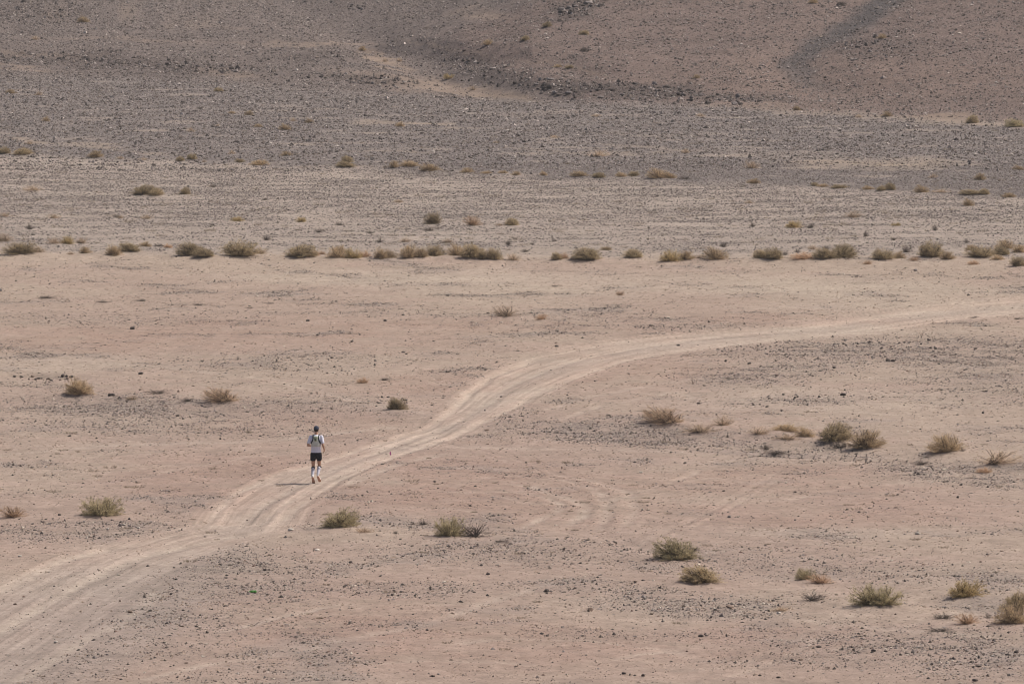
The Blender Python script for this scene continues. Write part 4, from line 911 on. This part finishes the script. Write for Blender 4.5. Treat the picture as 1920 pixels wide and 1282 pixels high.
def body(bm):
    loft(bm, [((0, 0, .895), .08, .06), ((0, 0, .93), .12, .08), ((0, .01, 1.05), .12, .08), ((0, .025, 1.18), .125, .08), ((0, .04, 1.32), .145, .09), ((0, .05, 1.42), .14, .075), ((0, .055, 1.48), .09, .06), ((0, .06, 1.52), .05, .05)])
    capsule(bm, (0, .06, 1.48), (0, .085, 1.60), .056, .053)
    ellip(bm, (0, .105, 1.665), (.073, .092, .098)); ellip(bm, (0, .135, 1.615), (.052, .062, .055)); ellip(bm, (0, .20, 1.655), (.012, .018, .022))
    for s in (-1, 1): ellip(bm, (s * .074, .095, 1.655), (.010, .020, .030)); ellip(bm, (s * .030, .182, 1.69), (.018, .010, .008))
    ellip(bm, (0, .192, 1.617), (.024, .008, .009))
    arm(bm, SHL, ELL, WRL); arm(bm, SHR, ELR, WRR); hand(bm, WRL, WRL - ELL, -1); hand(bm, WRR, Vector((.0, .05, -.085)), 1)
    for s, hp, kn, an, he, to in ((-1, HPL, KNL, ANL, HEL, TOL), (1, HPR, KNR, ANR, HER, TOR)):
        capsule(bm, hp, kn, .070, .050); capsule(bm, hp.lerp(kn, .3) + Vector((0, .008, 0)), hp.lerp(kn, .8), .070, .054); capsule(bm, kn, an, .050, .034)
        m = kn.lerp(an, .28); ellip(bm, m + Vector((0, -.015, -.012)), (.049, .052, .085)); capsule(bm, an, he.lerp(to, .7), .035, .03)
fused('body', body, M_SKIN, RUN, .007, 3)
def shirt(bm):
    loft(bm, [((0, 0.00, .955), .165, .122), ((0, .005, 1.0), .160, .120), ((0, .015, 1.10), .152, .115), ((0, .03, 1.22), .165, .120), ((0, .045, 1.34), .182, .126), ((0, .05, 1.43), .172, .105), ((0, .055, 1.485), .105, .078), ((0, .06, 1.51), .066, .062)])
    for s_, e in ((SHL, ELL), (SHR, ELR)):
        capsule(bm, s_, s_.lerp(e, .68), .062, .060)
fused('shirt', shirt, M_SHIRT, RUN, .008, 3)
def shorts(bm):
    loft(bm, [((0, 0, .825), .150, .100), ((0, 0, .86), .168, .118), ((0, 0, .92), .172, .124), ((0, 0, .985), .158, .116)])
    for s, hp, kn in ((-1, HPL, KNL), (1, HPR, KNR)):
        a = hp + Vector((s * .004, 0, .0)); e = hp.lerp(kn, .36) + Vector((s * .004, 0, 0)); capsule(bm, a, e, .092, .088, 18)
fused('shorts', shorts, M_SHORT, RUN, .008, 3)
for s, kn, an in ((-1, KNL, ANL), (1, KNR, ANR)):
    def sock(bm):
        a = kn.lerp(an, .16); capsule(bm, a, an, .055, .040, 18); ellip(bm, kn.lerp(an, .33) + Vector((0, -.014, -.01)), (.056, .058, .09))
    so_ = fused('sock', sock, M_SOCK, RUN, .007, 2); so_['label'] = 'white knee-high compression sock with black cuff'
    def cuff(bm):
        a = kn.lerp(an, .10); capsule(bm, a, kn.lerp(an, .15), .0585, .0595, 18)
    fused('cuff', cuff, M_BLACK, so_, .006, 1)
    def stripe(bm):
        capsule(bm, kn.lerp(an, .30) + Vector((s * .018, -.058, -.03)), kn.lerp(an, .50) + Vector((s * .02, -.038, -.03)), .010, .008, 8)
    fused('stripe', stripe, M_BLACK, so_, .004, 1)
for s, he, to in ((-1, HEL, TOL), (1, HER, TOR)):
    d = (to - he).normalized(); lat = Vector((1, 0, 0)); lat = (lat - d * lat.dot(d)).normalized(); nm = d.cross(lat) * -1
    if nm.y < 0: nm = -nm            # the top of the foot looks forward, the sole back to the camera
    L_ = (to - he).length
    def shoe(bm):
        for k, (t, wd, ht) in enumerate(((.06, .036, .05), (.22, .037, .052), (.42, .036, .046), (.62, .044, .036), (.80, .046, .030), (.93, .038, .025))):
            c_ = he + d * L_ * t + nm * (ht * .55)
            ellip(bm, c_, (wd, .05, ht), Matrix(((lat.x, d.x, nm.x, 0), (lat.y, d.y, nm.y, 0), (lat.z, d.z, nm.z, 0), (0, 0, 0, 1))))
    sh = fused('shoe', shoe, M_SHOE, RUN, .006, 3)
    bm = bmesh.new(); top, bot = [], []
    outl = [(.012, .0), (.016, .024), (.04, .034), (.10, .036), (.17, .045), (.215, .044), (.25, .030), (.262, .0)]
    pts = outl + [(a, -b) for a, b in outl[-2:0:-1]]
    for a, b in pts:
        p = he + d * a * L_ / .235 + lat * b - nm * .002; q = p - nm * .024
        top.append(bm.verts.new(p)); bot.append(bm.verts.new(q))
    bm.faces.new(top); bm.faces.new(bot[::-1])
    for k in range(len(pts)): bm.faces.new((top[k], bot[k], bot[(k + 1) % len(pts)], top[(k + 1) % len(pts)]))
    bmesh.ops.recalc_face_normals(bm, faces=bm.faces)
    me = bpy.data.meshes.new('sole'); bm.to_mesh(me); bm.free(); me.materials.append(M_SOLE); link('sole', me, sh)
def hair(bm):
    ellip(bm, (0, .088, 1.668), (.076, .086, .088))
fused('hair', hair, M_HAIR, RUN, .007, 2)
def cap(bm):
    ellip(bm, (0, .102, 1.70), (.083, .100, .085)); loft(bm, [((0, .10, 1.675), .083, .10), ((0, .10, 1.70), .084, .101)])
co_ = fused('cap', cap, M_CAP, RUN, .007, 2)
def brim(bm): ellip(bm, (0, .215, 1.69), (.062, .06, .008))
fused('brim', brim, M_CAP, co_, .005, 1)
# running vest: panels wrapped on the back and straps over the shoulders
def tors(x, z):
    zs = [.955, 1.10, 1.22, 1.34, 1.43, 1.485, 1.51]; cy = np.interp(z, zs, [0, .015, .03, .045, .05, .055, .06]); rx = np.interp(z, zs, [.165, .152, .165, .182, .172, .14, .10]); ry = np.interp(z, zs, [.122, .115, .12, .126, .105, .085, .06])
    return float(cy), float(rx), float(ry)
def panel(name, zw, off, thick, mat, parent, n=14):
    """zw: list of (z, half width, x offset)"""
    bm = bmesh.new(); F, Bk = [], []
    for z_, hw, xo in zw:
        f, b = [], []
        for k in range(n + 1):
            xx = xo - hw + 2 * hw * k / n; cy, rx, ry = tors(xx, z_); yb = cy - ry * math.sqrt(max(.05, 1 - (xx / rx) ** 2)); e = math.sqrt(max(0, 1 - ((k / n) * 2 - 1) ** 4))
            f.append(bm.verts.new((xx, yb - off - thick * (.35 + .65 * e), z_))); b.append(bm.verts.new((xx, yb + .006, z_)))
        F.append(f); Bk.append(b)
    m = len(zw)
    for j in range(m - 1):
        for k in range(n):
            bm.faces.new((F[j][k], F[j][k + 1], F[j + 1][k + 1], F[j + 1][k])); bm.faces.new((Bk[j][k + 1], Bk[j][k], Bk[j + 1][k], Bk[j + 1][k + 1]))
        bm.faces.new((F[j][0], F[j + 1][0], Bk[j + 1][0], Bk[j][0])); bm.faces.new((F[j + 1][n], F[j][n], Bk[j][n], Bk[j + 1][n]))
    for k in range(n): bm.faces.new((F[0][k + 1], F[0][k], Bk[0][k], Bk[0][k + 1])); bm.faces.new((F[-1][k], F[-1][k + 1], Bk[-1][k + 1], Bk[-1][k]))
    for f_ in bm.faces: f_.smooth = True
    me = bpy.data.meshes.new(name); bm.to_mesh(me); bm.free(); me.materials.append(mat); return link(name, me, parent)
vest = panel('running_vest', [(1.155, .10, 0), (1.165, .135, 0), (1.20, .142, 0), (1.25, .130, 0), (1.30, .105, 0), (1.34, .085, 0), (1.40, .075, 0), (1.455, .08, 0), (1.475, .07, 0)], .006, .032, M_PACK, RUN)
vest['label'] = 'pale grey running vest worn on the back'
panel('upper_panel', [(1.315, .020, 0), (1.34, .045, 0), (1.39, .062, 0), (1.44, .066, 0), (1.46, .05, 0)], .036, .006, M_LIME, vest)
panel('logo_patch', [(1.345, .012, -.012), (1.37, .022, -.010), (1.395, .012, -.018), (1.41, .008, -.022)], .046, .004, M_BLACK, vest)
panel('lettering_strip', [(1.185, .050, .0), (1.198, .050, .0)], .039, .003, plain_mat('dim_print', (.30, .27, .25), .7), vest)
for s in (-1, 1):
    panel('strap', [(1.235, .010, s * .150), (1.255, .018, s * .140), (1.29, .022, s * .124), (1.33, .020, s * .108), (1.38, .016, s * .092), (1.43, .018, s * .088), (1.47, .018, s * .092)], .008, .030, M_BLACK, vest, 6)
    def shs(bm):
        capsule(bm, (s * .088, -.015, 1.478), (s * .092, .05, 1.505), .018, .018, 8); capsule(bm, (s * .092, .05, 1.505), (s * .088, .12, 1.46), .018, .018, 8); capsule(bm, (s * .088, .125, 1.46), (s * .10, .165, 1.30), .018, .018, 8)
    fused('strap', shs, M_BLACK, vest, .006, 1)
RUN.rotation_euler = (0, 0, math.radians(-4)); 
RUN.location = (x + .075, y + .12, ground_at(x + .075, y + .1) + .0)
